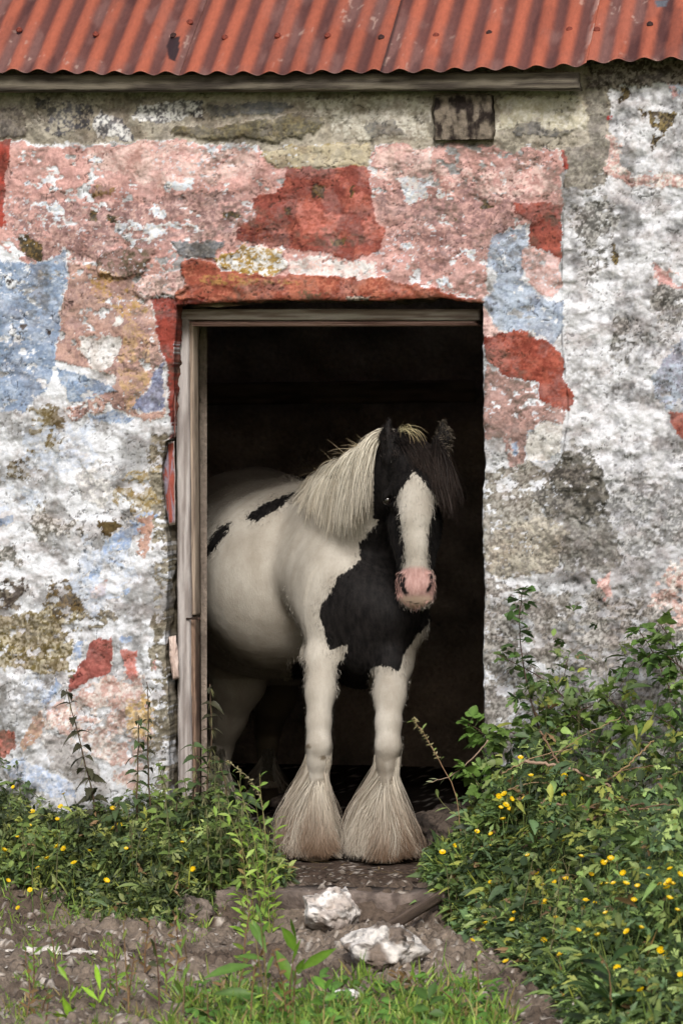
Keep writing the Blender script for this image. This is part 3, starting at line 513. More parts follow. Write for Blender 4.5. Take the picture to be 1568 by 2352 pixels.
for xd, yd, c in [(44, 67, 0), (220, 77, 0), (398, 80, 0), (516, 84, 1), (637, 80, 1), (752, 80, 1), (875, 84, 1), (1001, 80, 2), (1123, 74, 2), (1307, 66, 2), (436, 49, 1), (1370, 66, 3), (1492, 54, 3)]:
    p = on_roof(xd, yd, .0125); mb = MB(); V, Q, T = tube([p - RN * .006, p + RN * .003, p + RN * .004, p + RN * .008, p + RN * .010], [.0115, .0115, .006, .006, .003], 10)
    mb.add(V, Q, T, lin((120, 58, 46)) if xd not in (875, 1123, 1492, 398) else lin((56, 36, 34))); mb.build('roof_nail', M_RUST, sheets[c])
gridsheet('rear_roof_slope', lambda u, v: np.stack([-4.6 + 9.2 * u, 2.47 + v * 2.6, 4.78 - v * 1.95], -1), 8, 8, M_TIN, cottage, lambda P: np.tile(lin((140, 60, 44)), (len(P), 1)))
# rough capping stones where the board stops
board('wall_rail', W(470, 905, 3.6), W(1090, 898, 3.6), (0, 0, .05), (0, .03, 0), M_WOODH, cottage, (120, 104, 92), (84, 72, 64), 60, .004, .01, 35)
print('roof', time.time() - T0)
# ---------------------------------------------------------------- the horse: one continuous body grown from smooth-blended volumes
hx0 = np.array([-.98, -.12, -.02]); hx1 = np.array([.52, 2.75, 1.78]); HS = .0085
gn = np.ceil((hx1 - hx0) / HS).astype(int); GR = np.full(gn, .30, np.float32)
ax_ = [hx0[i] + HS * np.arange(gn[i]) for i in range(3)]
def sub(lo, hi):
    a = np.clip(((lo - hx0) / HS).astype(int), 0, gn - 1); b = np.clip(((hi - hx0) / HS).astype(int) + 2, 1, gn)
    sl = tuple(slice(a[i], b[i]) for i in range(3))
    return sl, np.stack(np.meshgrid(*[ax_[i][a[i]:b[i]] for i in range(3)], indexing='ij'), -1).astype(np.float32)
def merge(sl, d, k):
    g = GR[sl]; h = np.clip(.5 + .5 * (g - d) / k, 0, 1); GR[sl] = g * (1 - h) + d * h - k * h * (1 - h)
def cone(a, b, ra, rb, k=.05):
    a = np.asarray(a, np.float32); b = np.asarray(b, np.float32); m = max(ra, rb) + k + .06
    sl, p = sub(np.minimum(a, b) - m, np.maximum(a, b) + m); e = b - a
    t = np.clip(((p - a) @ e) / max(e @ e, 1e-9), 0, 1); d = np.linalg.norm(p - a - t[..., None] * e, axis=-1) - (ra + (rb - ra) * t); merge(sl, d, k)
def ell(c, r, k=.05, R=None, cut=False):
    c = np.asarray(c, np.float32); r = np.asarray(r, np.float32); m = r.max() + k + .06
    sl, p = sub(c - m, c + m); q = p - c
    if R is not None: q = q @ np.asarray(R, np.float32)
    k0 = np.linalg.norm(q / r, axis=-1); k1 = np.linalg.norm(q / (r * r), axis=-1); d = k0 * (k0 - 1) / np.maximum(k1, 1e-6)
    if cut:
        g = GR[sl]; h = np.clip(.5 - .5 * (g + d) / k, 0, 1); GR[sl] = g * (1 - h) - d * h + k * h * (1 - h)
    else: merge(sl, d, k)
def J(xd, yd, y, r): return W(xd, yd, y), rad(r, y)
def chain(pts, k=.04):
    q = [J(*p) for p in pts]
    for (a, ra), (b, rb) in zip(q[:-1], q[1:]): cone(a, b, ra, rb, k)
# trunk
chain([(655, 1330, 1.02, 214), (612, 1330, 1.35, 216), (570, 1300, 1.75, 182)], .10)
chain([(560, 1245, 2.05, 170), (590, 1240, 2.1, 168)], .12)
chain([(500, 1290, 1.95, 150), (520, 1330, 1.8, 150)], .10)
chain([(715, 1200, .98, 80), (690, 1190, 1.3, 70), (600, 1200, 2.0, 80)], .10)            # spine and withers
chain([(760, 1300, .72, 112), (800, 1350, .60, 118), (850, 1395, .52, 112)], .09)          # shoulder to chest
chain([(735, 1330, .70, 92), (762, 1420, .50, 74)], .05)                                     # near shoulder blade
chain([(900, 1330, .66, 90), (905, 1420, .46, 76)], .06)
chain([(845, 1480, .50, 80), (830, 1500, .75, 84)], .06)                                     # brisket
# neck
chain([(775, 1265, .80, 112), (848, 1192, .58, 84), (905, 1106, .42, 64), (935, 1050, .33, 52)], .07)
chain([(720, 1162, .98, 45), (790, 1112, .74, 36), (845, 1072, .54, 32), (895, 1032, .40, 30), (930, 1014, .33, 32)], .045)
chain([(762, 1215, .86, 106), (802, 1168, .66, 84), (845, 1124, .54, 60)], .05)
# fore legs
chain([(760, 1440, .50, 62), (739, 1515, .44, 39), (736, 1590, .38, 32), (732, 1660, .34, 28)], .035)
chain([(732, 1660, .34, 28), (732, 1712, .32, 28), (731, 1748, .33, 26), (729, 1790, .34, 22), (727, 1860, .34, 20), (726, 1888, .32, 26), (723, 1935, .26, 23)], .018)
ell(W(734, 1708, .305), (rad(21, .3), rad(15, .3), rad(26, .3)), .02)
chain([(745, 1470, .56, 50), (722, 1505, .54, 36)], .03)                                      # elbow
chain([(912, 1440, .48, 62), (903, 1520, .42, 43), (895, 1600, .36, 34), (892, 1660, .31, 29)], .035)
chain([(892, 1660, .31, 29), (891, 1715, .29, 29), (889, 1752, .30, 26), (888, 1795, .31, 23), (887, 1862, .31, 21), (887, 1892, .29, 26), (886, 1940, .23, 23)], .018)
ell(W(891, 1712, .275), (rad(22, .3), rad(15, .3), rad(26, .3)), .02)
# hind legs
chain([(500, 1360, 1.72, 120), (535, 1480, 1.50, 84), (545, 1565, 1.50, 60), (520, 1650, 1.56, 40), (504, 1715, 1.62, 32)], .06)
chain([(504, 1715, 1.62, 32), (502, 1755, 1.58, 26), (501, 1825, 1.53, 23), (500, 1858, 1.49, 26), (499, 1882, 1.43, 24)], .02)
chain([(640, 1370, 2.15, 110), (645, 1490, 2.05, 74), (630, 1600, 2.22, 44), (615, 1680, 2.38, 30)], .06)
chain([(615, 1680, 2.38, 30), (614, 1715, 2.34, 24), (614, 1790, 2.28, 21), (613, 1822, 2.22, 24), (612, 1840, 2.16, 22)], .02)
chain([(520, 1150, 2.42, 26), (520, 1200, 2.52, 22), (520, 1300, 2.56, 16)], .04)
# head
ell(W(951, 1078, .27), (.082, .095, .095), .03)
ell(W(952, 1135, .245), (.096, .10, .085), .03)
for s_ in (-1, 1):
    ell(W(953 + s_ * 58, 1142, .215), (.030, .036, .030), .022)                            # brow over the eye
    ell(W(953 + s_ * 34, 1205, .285), (.044, .075, .080), .03)                            # cheek
    chain([(953 + s_ * 24, 1250, .245, 30), (954 + s_ * 16, 1310, .17, 24)], .03)
chain([(952, 1120, .175, 46), (954, 1190, .145, 38), (955, 1250, .122, 29), (956, 1300, .105, 27)], .03)
chain([(955, 1318, .11, 30), (955, 1350, .105, 33)], .02)
ell(W(955, 1345, .11), (rad(43, .1), .055, rad(35, .1)), .02)
ell(W(955, 1372, .115), (rad(41, .1), .044, rad(25, .1)), .014)
ell(W(955, 1386, .130), (rad(33, .1), .036, rad(13, .1)), .007)                            # lower lip
for s_ in (-1, 1):
    ell(W(955 + s_ * 33, 1330, .085), (.014, .020, .026), .010)                            # nostril rim
    ell(W(955 + s_ * 33.5, 1331, .058), (.0085, .026, .017), .006, cut=True)
    ell(W(955 + s_ * 58, 1150, .185), (.020, .018, .017), .008, cut=True)                     # eye socket
def ear(base, tip, r0, flip, fwd):
    b = np.array(base); t = np.array(tip); m = b * .45 + t * .55 + np.array([flip * .012, 0, 0])
    cone(b, m, r0, r0 * .92, .012); cone(m, t, r0 * .92, .006, .006)
    d = nrm(t - b); c = m * .75 + b * .25 + fwd
    z = d; x = nrm(np.cross(z, fwd)); y = np.cross(z, x); R = np.stack([x, y, z], 1)
    ell(c, (r0 * .72, .024, .062), .006, R, True)
ear(W(896, 1052, .29), W(893, 964, .29), .031, -1, np.array([-.022, -.022, .0]))
ear(W(1006, 1050, .30), W(1016, 968, .30), .029, 1, np.array([.004, -.033, .0]))
print('sdf', time.time() - T0)
def surface_nets(Gd, org, h):
    ins = Gd < 0; nx, ny, nz = Gd.shape
    s8 = [ins[dx:nx - 1 + dx, dy:ny - 1 + dy, dz:nz - 1 + dz] for dx in (0, 1) for dy in (0, 1) for dz in (0, 1)]
    cnt = sum(a.astype(np.int8) for a in s8); act = (cnt > 0) & (cnt < 8); ijk = np.argwhere(act); idx = -np.ones(act.shape, np.int64); idx[act] = np.arange(len(ijk))
    cs = np.array([(a, b, c) for a in (0, 1) for b in (0, 1) for c in (0, 1)])
    g = np.stack([Gd[ijk[:, 0] + c[0], ijk[:, 1] + c[1], ijk[:, 2] + c[2]] for c in cs], 1)
    acc = np.zeros((len(ijk), 3)); n = np.zeros(len(ijk))
    for a in range(8):
        for b in range(a + 1, 8):
            if np.abs(cs[a] - cs[b]).sum() != 1: continue
            m = (g[:, a] < 0) != (g[:, b] < 0); t = g[m, a] / (g[m, a] - g[m, b]); acc[m] += cs[a] + t[:, None] * (cs[b] - cs[a]); n[m] += 1
    V = org + h * (ijk + acc / n[:, None]); Qs = []
    for ax in range(3):
        o = [i for i in range(3) if i != ax]
        a = np.moveaxis(ins, ax, 0); c = (a[:-1] != a[1:]); c = np.moveaxis(c, 0, ax); e = np.argwhere(c); e = e[(e[:, o[0]] > 0) & (e[:, o[1]] > 0) & (e[:, o[0]] < ins.shape[o[0]] - 1) & (e[:, o[1]] < ins.shape[o[1]] - 1)]
        f = ins[e[:, 0], e[:, 1], e[:, 2]]; q = []
        for d0, d1 in ((-1, -1), (0, -1), (0, 0), (-1, 0)):
            t = e.copy(); t[:, o[0]] += d0; t[:, o[1]] += d1; q.append(idx[t[:, 0], t[:, 1], t[:, 2]])
        q = np.stack(q, 1); fl = f if ax != 1 else ~f; q[~fl] = q[~fl][:, ::-1]; Qs.append(q)
    return V, np.concatenate(Qs)
def gs(p):                                   # signed distance by trilinear lookup
    f = (p - hx0) / HS; f = np.clip(f, 0, gn - 1.001); i = f.astype(int); f = f - i; r = 0
    for dx in (0, 1):
        for dy in (0, 1):
            for dz in (0, 1):
                r = r + (f[..., 0] if dx else 1 - f[..., 0]) * (f[..., 1] if dy else 1 - f[..., 1]) * (f[..., 2] if dz else 1 - f[..., 2]) * GR[i[..., 0] + dx, i[..., 1] + dy, i[..., 2] + dz]
    return r
def gg(p, e=.012):
    return nrm(np.stack([gs(p + np.array(v) * e) - gs(p - np.array(v) * e) for v in ((1, 0, 0), (0, 1, 0), (0, 0, 1))], -1))
BV, BQ = surface_nets(GR, hx0, HS)
BN = gg(BV)
# broad muscle relief, ribs and skin folds
axd, ayd, _ = proj(BV)
rel = .016 * (fbm3(BV * np.array([8, 3.2, 4.]), 2, 5) - .5) + .002 * (fbm3(BV * 26, 3, 6) - .5)
trunk = (BV[:, 1] > .42) & (ayd < 1560)
legm = (BV[:, 1] < .62) & (ayd >= 1490); rl = .005 * (fbm3(BV * np.array([26, 26, 7.]), 3, 15) - .5)
BV = BV + BN * (rel * trunk * 1.3 + rl * legm)[:, None]
# coat pattern: signed distance to the black patches, carried as a surface attribute
BLACK = [[(884, 990), (876, 1160), (868, 1200), (826, 1247), (827, 1285), (800, 1310), (772, 1328), (762, 1356), (738, 1388), (733, 1405), (742, 1440), (752, 1476), (756, 1496), (775, 1486), (799, 1480), (793, 1509), (774, 1526), (776, 1600), (800, 1640), (846, 1640), (850, 1535), (872, 1530), (897, 1534), (916, 1543), (930, 1499), (950, 1470), (969, 1447), (1010, 1400), (1150, 1300), (1150, 980)],
         [(562, 1187), (588, 1199), (650, 1163), (662, 1150), (690, 1133), (650, 1141), (607, 1156), (585, 1170)], [(466, 1288), (480, 1240), (500, 1212), (531, 1198), (522, 1222), (498, 1256), (478, 1280)], [(455, 1165), (476, 1172), (474, 1225), (455, 1235)],
         [(640, 1070), (665, 1090), (704, 1113), (712, 1100), (680, 1060), (645, 1060)], [(672, 1522), (698, 1520), (700, 1562), (668, 1560)]]
bd = np.full(len(BV), 1e3)
for P in BLACK: bd = np.minimum(bd, sd_poly(axd, ayd, P))
dep_ = BV[:, 1]
bd = np.where((dep_ > .75) & (axd > 740) & (ayd < 1460), np.abs(bd) * .2 + 20, bd)
bd = np.where((ayd > 1600) & (dep_ < .6), 40, bd)
hd = (dep_ < .52) & (ayd < 1330) & (axd > 862) & (ayd < 1300 + (axd - 862))
head = (axd > 858) & (ayd < 1412) & (dep_ < np.where(ayd < 1240, .40, .27))
bl = sd_poly(axd, ayd, [(948, 1082), (938, 1102), (920, 1126), (908, 1149), (914, 1166), (918, 1193), (921, 1222), (927, 1248), (930, 1290), (922, 1312), (912, 1322), (908, 1350), (914, 1380), (935, 1400), (975, 1400), (996, 1380), (1004, 1345), (998, 1322), (988, 1308), (983, 1300), (982, 1237), (987, 1204), (996, 1160), (1008, 1146), (985, 1125), (968, 1100)])
faceside = dep_ < .235
bd = np.where(head, np.where(faceside, -bl, -30), bd)
pink = 1 - sst(-3, 5, sd_poly(axd, ayd, [(924, 1308), (940, 1304), (972, 1304), (990, 1312), (1000, 1340), (992, 1378), (955, 1400), (918, 1380), (908, 1345), (912, 1322)])); pink = pink * (dep_ < .2)
nost = np.minimum(sd_poly(axd, ayd, [(932, 1379), (955, 1385), (980, 1378), (980, 1381), (955, 1389), (932, 1382)]) + .8, np.minimum(sd_poly(axd, ayd, [(914, 1319), (925, 1315), (931, 1330), (929, 1348), (938, 1363), (931, 1369), (919, 1354), (912, 1336)]), sd_poly(axd, ayd, [(985, 1318), (993, 1318), (995, 1338), (986, 1358), (978, 1364), (980, 1352), (988, 1336)])))
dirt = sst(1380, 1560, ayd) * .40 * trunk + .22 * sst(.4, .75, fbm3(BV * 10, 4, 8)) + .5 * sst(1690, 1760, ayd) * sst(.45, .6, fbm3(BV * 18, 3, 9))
for q in ((707, 1716, 8), (741, 1741, 9)): dirt = np.maximum(dirt, 3.2 * (1 - sst(q[2] * .5, q[2], np.hypot(axd - q[0], (ayd - q[1]) * 1.3))) * (dep_ < .36))
far_hind_shade = (dep_ > 1.85) & (ayd > 1560) & (axd > 572 + 0 * ayd) & (ayd > 1575); dirt = np.where(far_hind_shade, .95, dirt); dirt = np.where((dep_ > 1.4) & (ayd > 1500) & ~far_hind_shade, .05, dirt)  # far hind leg dimmed: its shade is painted in through the dirt value
lipm = sst(1362, 1376, ayd) * pink
def horse_coat():
    m = bpy.data.materials.new('piebald_coat'); m.use_nodes = True; t = m.node_tree; N = t.nodes; L = t.links; b = N['Principled BSDF']
    b.inputs['Roughness'].default_value = .62; b.inputs['Specular IOR Level'].default_value = .10
    b.inputs['Sheen Weight'].default_value = .0; b.inputs['Sheen Roughness'].default_value = .5
    def at(n): a = N.new('ShaderNodeAttribute'); a.attribute_name = n; return a.outputs['Fac']
    tc = N.new('ShaderNodeTexCoord'); mp = N.new('ShaderNodeMapping'); mp.inputs['Scale'].default_value = (1, 1, .35); L.new(tc.outputs['Object'], mp.inputs[0])
    def noise(s, d=4, v=mp.outputs[0]): n = N.new('ShaderNodeTexNoise'); n.inputs['Scale'].default_value = s; n.inputs['Detail'].default_value = d; L.new(v, n.inputs['Vector']); return n.outputs['Fac']
    def mth(op, a, c, e=None):
        n = N.new('ShaderNodeMath'); n.operation = op
        for k, v in enumerate((a, c, e)):
            if v is None: continue
            if isinstance(v, (int, float)): n.inputs[k].default_value = v
            else: L.new(v, n.inputs[k])
        return n.outputs[0]
    def mr(v, a, c, lo=0, hi=1): n = N.new('ShaderNodeMapRange'); n.inputs[1].default_value = a; n.inputs[2].default_value = c; n.inputs[3].default_value = lo; n.inputs[4].default_value = hi; L.new(v, n.inputs[0]); return n.outputs[0]
    def mix(f, a, c):
        n = N.new('ShaderNodeMix'); n.data_type = 'RGBA'
        for k, v in ((0, f), (6, a), (7, c)):
            if isinstance(v, tuple): n.inputs[k].default_value = (*v, 1)
            elif isinstance(v, (int, float)): n.inputs[k].default_value = v
            else: L.new(v, n.inputs[k])
        return n.outputs[2]
    jag = mth('MULTIPLY', mth('SUBTRACT', noise(90, 4), .5), 19)
    d = mth('ADD', at('patch'), jag); black = mr(d, -1.2, 1.2, 1, 0)
    wv = mix(mr(noise(14, 5), .35, .65), (.47, .44, .385), (.36, .33, .28)); wv = mix(mr(noise(130, 5), .3, .75, 0, .22), wv, (.24, .21, .17))
    wv = mix(at('dirt'), wv, (.14, .11, .075))  # real grime, plus the painted shade of the far hind leg
    bk = mix(mr(noise(60, 4), .35, .7), (.005, .0045, .0045), (.015, .013, .0125))
    pk = mix(mr(noise(90, 4), .35, .65), (.34, .20, .175), (.46, .29, .26)); pk = mix(at('lip'), pk, (.46, .34, .26))
    c = mix(at('pink'), wv, pk); c = mix(black, c, bk); c = mix(at('nostril'), c, (.012, .010, .010)); L.new(c, b.inputs['Base Color'])
    bp = N.new('ShaderNodeBump'); bp.inputs['Distance'].default_value = .0022; bp.inputs['Strength'].default_value = .8; L.new(noise(220, 3), bp.inputs['Height']); L.new(bp.outputs[0], b.inputs['Normal'])
    return m
HO = W(820, 1985, .6); HO[2] = 0
horse = thing('horse', 'black and white piebald cob horse with feathered legs looking out of the doorway', 'horse', tuple(HO))
M_COAT = horse_coat()
body = link('body', mesh('body', BV - HO, BQ, None, True, None, {'patch': np.clip(bd, -60, 60), 'pink': pink, 'dirt': np.clip(dirt, 0, .9), 'lip': lipm, 'nostril': 1 - sst(-1, 1.0, nost) * 1.0 if False else (1 - sst(-1.2, .8, nost)) * (dep_ < .2)}), M_COAT, horse, None)
print('body', len(BV), time.time() - T0)
# hair ------------------------------------------------------------
def ribbons(P, width, col, seed):            # P: (n, k, 3)  width: (n, k)  col: (n, k, 3)
    r = np.random.default_rng(seed); n, k = P.shape[:2]; Tn = nrm(np.gradient(P, axis=1)); rv = nrm(r.normal(size=(n, 1, 3)))
    S = nrm(np.cross(Tn, rv)) * width[..., None] * .5
    V = np.stack([P - S, P + S], 2).reshape(-1, 3); C_ = np.repeat(col[:, :, None], 2, 2).reshape(-1, 3)
    i = (np.arange(n) * k * 2)[:, None] + np.arange(k - 1)[None] * 2; Q = np.stack([i, i + 1, i + 3, i + 2], -1).reshape(-1, 4)
    return V, Q, C_
def grow(root, d0, length, nseg, grav, seed, curl=.15, off=.006, push=True):
    r = np.random.default_rng(seed); n = len(root); P = [root]; d = nrm(d0); st = (length / nseg)[:, None]; q = root.copy(); cv = r.normal(size=(n, 3)) * curl
    offs = off * (1 + r.random(n) * 2.5)
    for i in range(nseg):
        d = nrm(d + np.array([0, 0, -1.]) * grav + cv * .3 + r.normal(size=(n, 3)) * curl * .35); q = q + d * st
        if push:
            g = gs(q); m = g < offs
            if m.any(): nn_ = gg(q[m]); q[m] = q[m] + nn_ * (offs[m] - g[m])[:, None]; d[m] = nrm(q[m] - P[-1][m])
        P.append(q.copy())
    return np.stack(P, 1)
def clump(P, k, wgt, seed, key=None):
    r = np.random.default_rng(seed); n, m = P.shape[:2]; c = r.integers(0, n, k); R0 = P[:, 0] if key is None else key; best = np.full(n, 1e9); ix = np.zeros(n, int)
    for a in range(0, k, 40):
        d = ((R0[:, None] - R0[c[a:a + 40]][None]) ** 2).sum(-1); j = d.argmin(1); v = d[np.arange(n), j]; u = v < best; best[u] = v[u]; ix[u] = c[a:a + 40][j[u]]
    t = np.linspace(0, 1, m)[None, :, None] ** .8 * wgt * (.5 + .5 * r.random((n, 1, 1))); return P * (1 - t) + P[ix] * t, ix
def hair(name, P, w0, c_root, c_tip, seed, var=.25, par=None):
    r = np.random.default_rng(seed); n, k = P.shape[:2]; t = np.linspace(0, 1, k)
    wd = w0 * (.6 + .8 * r.random((n, 1))) * (1 - .75 * t[None] ** 2.2); v = 1 + var * (r.random((n, 1, 1)) * 2 - 1)
    c_root = np.broadcast_to(c_root, (n, 3)); c_tip = np.broadcast_to(c_tip, (n, 3))
    col = (c_root[:, None] * (1 - t[None, :, None]) + c_tip[:, None] * t[None, :, None]) * v
    V, Q, C_ = ribbons(P, wd, col, seed + 1); return link(name, mesh(name, V - HO, Q, None, True, C_), M_HAIR, par or horse)
def crest(pts, n, seed, jit):
    r = np.random.default_rng(seed); t = np.sort(r.random(n)); q = np.array([W(*p) for p in pts]); S = spline(q, 60); i = t * 59; a = i.astype(int); f = (i - a)[:, None]; a2 = np.minimum(a + 1, 59)
    p = S[a] * (1 - f) + S[a2] * f + r.normal(size=(n, 3)) * jit
    for _ in range(4): g = gs(p); p = p - gg(p) * (g - .002)[:, None]
    return p, t, r
# mane: pale cream, falling over the near side of the neck
p, t, r = crest([(722, 1104, .92), (765, 1072, .77), (815, 1030, .58), (850, 1004, .46), (890, 990, .36)], 6500, 61, .012)
tgt = np.interp(t, [0, .15, .35, .6, .8, 1], [1150, 1195, 1235, 1255, 1245, 1200]); ydr = proj(p)[1]
ln = np.maximum((tgt - ydr) / 620 * (.35 + .75 * r.random(len(p)) ** .7) * np.where(r.random(len(p)) < .4 + 2 * t, 1, .45), .05)
dx = np.stack([-.04 - .30 * t + .14 * r.normal(size=len(p)), -.25 + 0 * t, .02 + .08 * r.normal(size=len(p))], -1)
P = grow(p, dx, ln * 1.04, 16, .30, 62, .10, .004)
P, ix = clump(P, 420, .8, 60); br = sst(.5, .85, vn2(t[ix] * 40, ix * .37, 3))[:, None] * .5; mc = lin((214, 209, 193)) * (1 - br) + lin((164, 148, 122)) * br; tc_ = lin((198, 191, 176)) * (1 - br) + lin((128, 112, 88)) * br
hair('mane', P, .0019, mc, tc_, 63, .18)
# a few wind-blown mane hairs over the crest
p, t, r = crest([(740, 1090, .85), (800, 1050, .64), (850, 1010, .47)], 40, 64, .006)
P = grow(p, np.stack([-.9 + .3 * r.normal(size=40), .1 * r.normal(size=40), .55 + .25 * r.normal(size=40)], -1), .05 + .09 * r.random(40), 10, .10, 65, .12, .004); hair('stray_mane_hair', P, .0013, lin((206, 196, 168)), lin((180, 160, 130)), 66)
# forelock: dark, swept to the far side of the face
p, t, r = crest([(918, 1012, .28), (940, 1004, .29), (975, 1004, .29), (990, 1014, .28)], 2600, 67, .008)
n = len(p); sw = np.clip(r.random(n) ** .9 * .95 + .08 * r.normal(size=n), 0, 1.05); E = W(946 + 118 * sw + 6 * r.normal(size=n), 1092 + 112 * sw ** .8 + 16 * r.normal(size=n), .13 + .10 * sw ** 2); K = (p + E) / 2 + np.stack([.010 + .055 * sw, -.045 + .01 * sw, .02 + .035 * sw], -1)
q = np.linspace(0, 1, 15)[None, :, None] * (.5 + .55 * r.random((n, 1, 1))); P = p[:, None] * (1 - q) ** 2 + 2 * q * (1 - q) * K[:, None] + E[:, None] * q ** 2; P = P + (r.normal(size=(n, 1, 3)) * .010 + .004 * np.sin(q * 9 + r.random((n, 1, 1)) * 6) * r.normal(size=(n, 1, 3))) * q
g = gs(P.reshape(-1, 3)).reshape(n, 15); of = (.003 + .008 * r.random(n))[:, None] + 0 * g; m = g < of; P[m] += gg(P[m]) * (of - g)[m][:, None]
P, _ = clump(P, 60, .8, 74); hair('forelock', P, .0022, lin((28, 25, 24)), lin((50, 42, 38)), 69, .45)
p, t, r = crest([(914, 990, .29), (935, 998, .29)], 34, 70, .006)
P = grow(p, np.stack([1 + 0 * t, -.35 + 0 * t, .02 + .10 * r.normal(size=len(p))], -1), .08 + .08 * r.random(len(p)), 12, .13, 71, .07, .006); hair('pale_forelock_hair', P, .0018, lin((206, 198, 158)), lin((140, 122, 92)), 72)
# short fur: breaks up the outline and the edges of the patches
def fur(name, sel, n, L, w0, seed, lean=(0, 0, -1.), colf=None):
    r = np.random.default_rng(seed); ids = np.where(sel)[0]; ids = ids[r.integers(0, len(ids), n)]; root = BV[ids] + r.normal(size=(n, 3)) * .003; nn_ = BN[ids]; lv = np.asarray(lean, float)
    d = nrm(nn_ * .22 + nrm(lv + .3 * r.normal(size=(n, 3)) - nn_ * (nn_ @ lv)[:, None])); ln = L * (.5 + r.random(n)); P = np.stack([root - nn_ * .001, root + d * ln[:, None] * .5 + nn_ * .001, root + (d + np.array([0, 0, -.25])) * ln[:, None]], 1)
    c = colf(ids) ; hair(name, P, w0, c, c * .9, seed, .22)
def coatcol(ids):
    j = bd[ids] + 10 * (np.random.default_rng(5).random(len(ids)) - .5); b = (j < 0)[:, None]; dd = np.clip(dirt[ids], 0, .8)[:, None]
    c = (np.array([.43, .40, .35]) * (1 - dd) + dd * np.array([.14, .11, .075])) * (.72 + .5 * fbm3(BV[ids] * 9, 3, 4))[:, None]; pk_ = pink[ids][:, None]
    c = c * (1 - pk_) + pk_ * np.array([.5, .3, .26]); return np.where(b, np.array([.009, .008, .0078]), c)
front = BN[:, 1] < .45
nearp = np.abs(bd) < 14
fur('coat_edge_fur', front & nearp & (dep_ < 1.9), 16000, .012, .0013, 81, (-.05, .1, -1), coatcol)
fur('outline_fur', (np.abs(BN @ FV) < .30) & (ayd > 1060) & (ayd < 1760) & (BV[:, 1] < 2.2), 16000, .007, .0011, 82, (0, 0, -1), coatcol)
fur('head_fur', front & (dep_ < .40) & (ayd < 1410) & (pink < .25), 14000, .005, .0009, 84, (0, -.2, -1), coatcol)
earsel = (dep_ < .40) & (ayd < 1052) & (axd > 984)
fur('ear_fur', earsel, 900, .017, .0016, 85, (.5, -.2, .2), lambda i: np.tile(lin((96, 88, 78)), (len(i), 1)) * (.5 + np.random.default_rng(2).random((len(i), 1))))
fur('ear_fur', (dep_ < .40) & (ayd < 1052) & (axd < 918), 900, .014, .0018, 86, (-.1, -.1, 1), lambda i: np.tile(lin((50, 44, 42)), (len(i), 1)))
# leg feathering: long silky hair flaring over the hooves
def feather(cx, cyd, y0, halfL, halfR, n, seed, top=1705, floor=1986, back=.10):
    r = np.random.default_rng(seed); t = r.random(n) ** .9; yd = top + 5 + t * (floor - 62 - top - 5); th = r.random(n) * 2 * math.pi
    y = y0 + 0 * t; rr_ = .033 + .012 * r.random(n); c = W(cx + 0 * yd, yd, y)
    th = np.where((yd < 1790) & (np.sin(th) < .12), -th, th); th = np.where((yd < 1750) & (np.abs(np.cos(th)) > .75), math.pi / 2 + (th - math.pi / 2) * .55, th)
    bk = (np.sin(th) > -.2) & (r.random(n) < .30); yd = np.where(bk, top + (yd - top) * .6, yd); c[:, 2] = W(cx + 0 * yd, yd, y)[:, 2]
    lim = 1775 + 75 * r.random(n) ** .6; fr = (np.sin(th) < -.2) & (yd < lim); yd = np.where(fr, lim + (floor - 62 - lim) * r.random(n), yd); c[:, 2] = W(cx + 0 * yd, yd, y)[:, 2]
    ux, uy = np.cos(th), np.sin(th); root = c + np.stack([ux * rr_ * .7, uy * rr_ * .7 + .0, 0 * ux], -1)
    zt = (.004 + .03 * r.random(n) ** 2 + .045 * vn2(th * 6, t * 3, seed + 7) ** 2); k = 12; s = np.linspace(0, 1, k)[None]
    drop = (root[:, 2] - zt)[:, None]; full = np.clip((root[:, 2] - zt) / .42, .15, 1)[:, None]
    sp = np.where(ux < 0, halfL, halfR) * (.45 + .35 * r.random(n) + .55 * vn2(th * 2.2, t * 2.5, seed + 5)); spy = np.where(uy < 0, .15, .13) * (.5 + .5 * r.random(n))
    short = (r.random(n) < .35)[:, None] * r.random((n, 1)) * .45; lenf = 1 - short
    jx = r.normal(size=(n, 1)) * .016; cl_ = vn2(th * 4, t * 3, seed)[:, None] * 12; wob = np.sin(s * 5 + cl_ + .6 * r.normal(size=(n, 1))) * .026
    q = s * lenf
    X = root[:, :1] + (ux * sp)[:, None] * np.where(ux[:, None] < 0, np.sin(q * 1.95), q ** 1.15) * (.4 + .6 * full) + jx * q + wob * q
    Y = root[:, 1:2] + (uy * spy)[:, None] * (q ** .9) * (.4 + .6 * full) + back * 0
    Z = root[:, 2:3] - drop * (q ** .96) * 1.0
    P = np.stack([X, Y, Z], -1)
    P, ix = clump(P, 420, .62, seed + 9)
    g = gs(P.reshape(-1, 3)).reshape(n, k); m = g < .004; nn_ = gg(P[m]); P[m] += nn_ * (.004 - g[m])[:, None]
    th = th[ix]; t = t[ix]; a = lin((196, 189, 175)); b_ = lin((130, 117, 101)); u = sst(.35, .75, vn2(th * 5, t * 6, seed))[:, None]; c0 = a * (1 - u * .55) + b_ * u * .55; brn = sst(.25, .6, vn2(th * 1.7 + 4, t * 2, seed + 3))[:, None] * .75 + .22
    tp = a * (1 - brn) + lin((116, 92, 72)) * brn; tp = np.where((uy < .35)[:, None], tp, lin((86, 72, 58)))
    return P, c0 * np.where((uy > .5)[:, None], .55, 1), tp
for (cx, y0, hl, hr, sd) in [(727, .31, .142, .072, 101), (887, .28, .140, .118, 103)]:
    P, a, b_ = feather(cx, 0, y0, hl, hr, 13000, sd); hair('leg_feathering', P, .0019, a, b_, sd, .2)
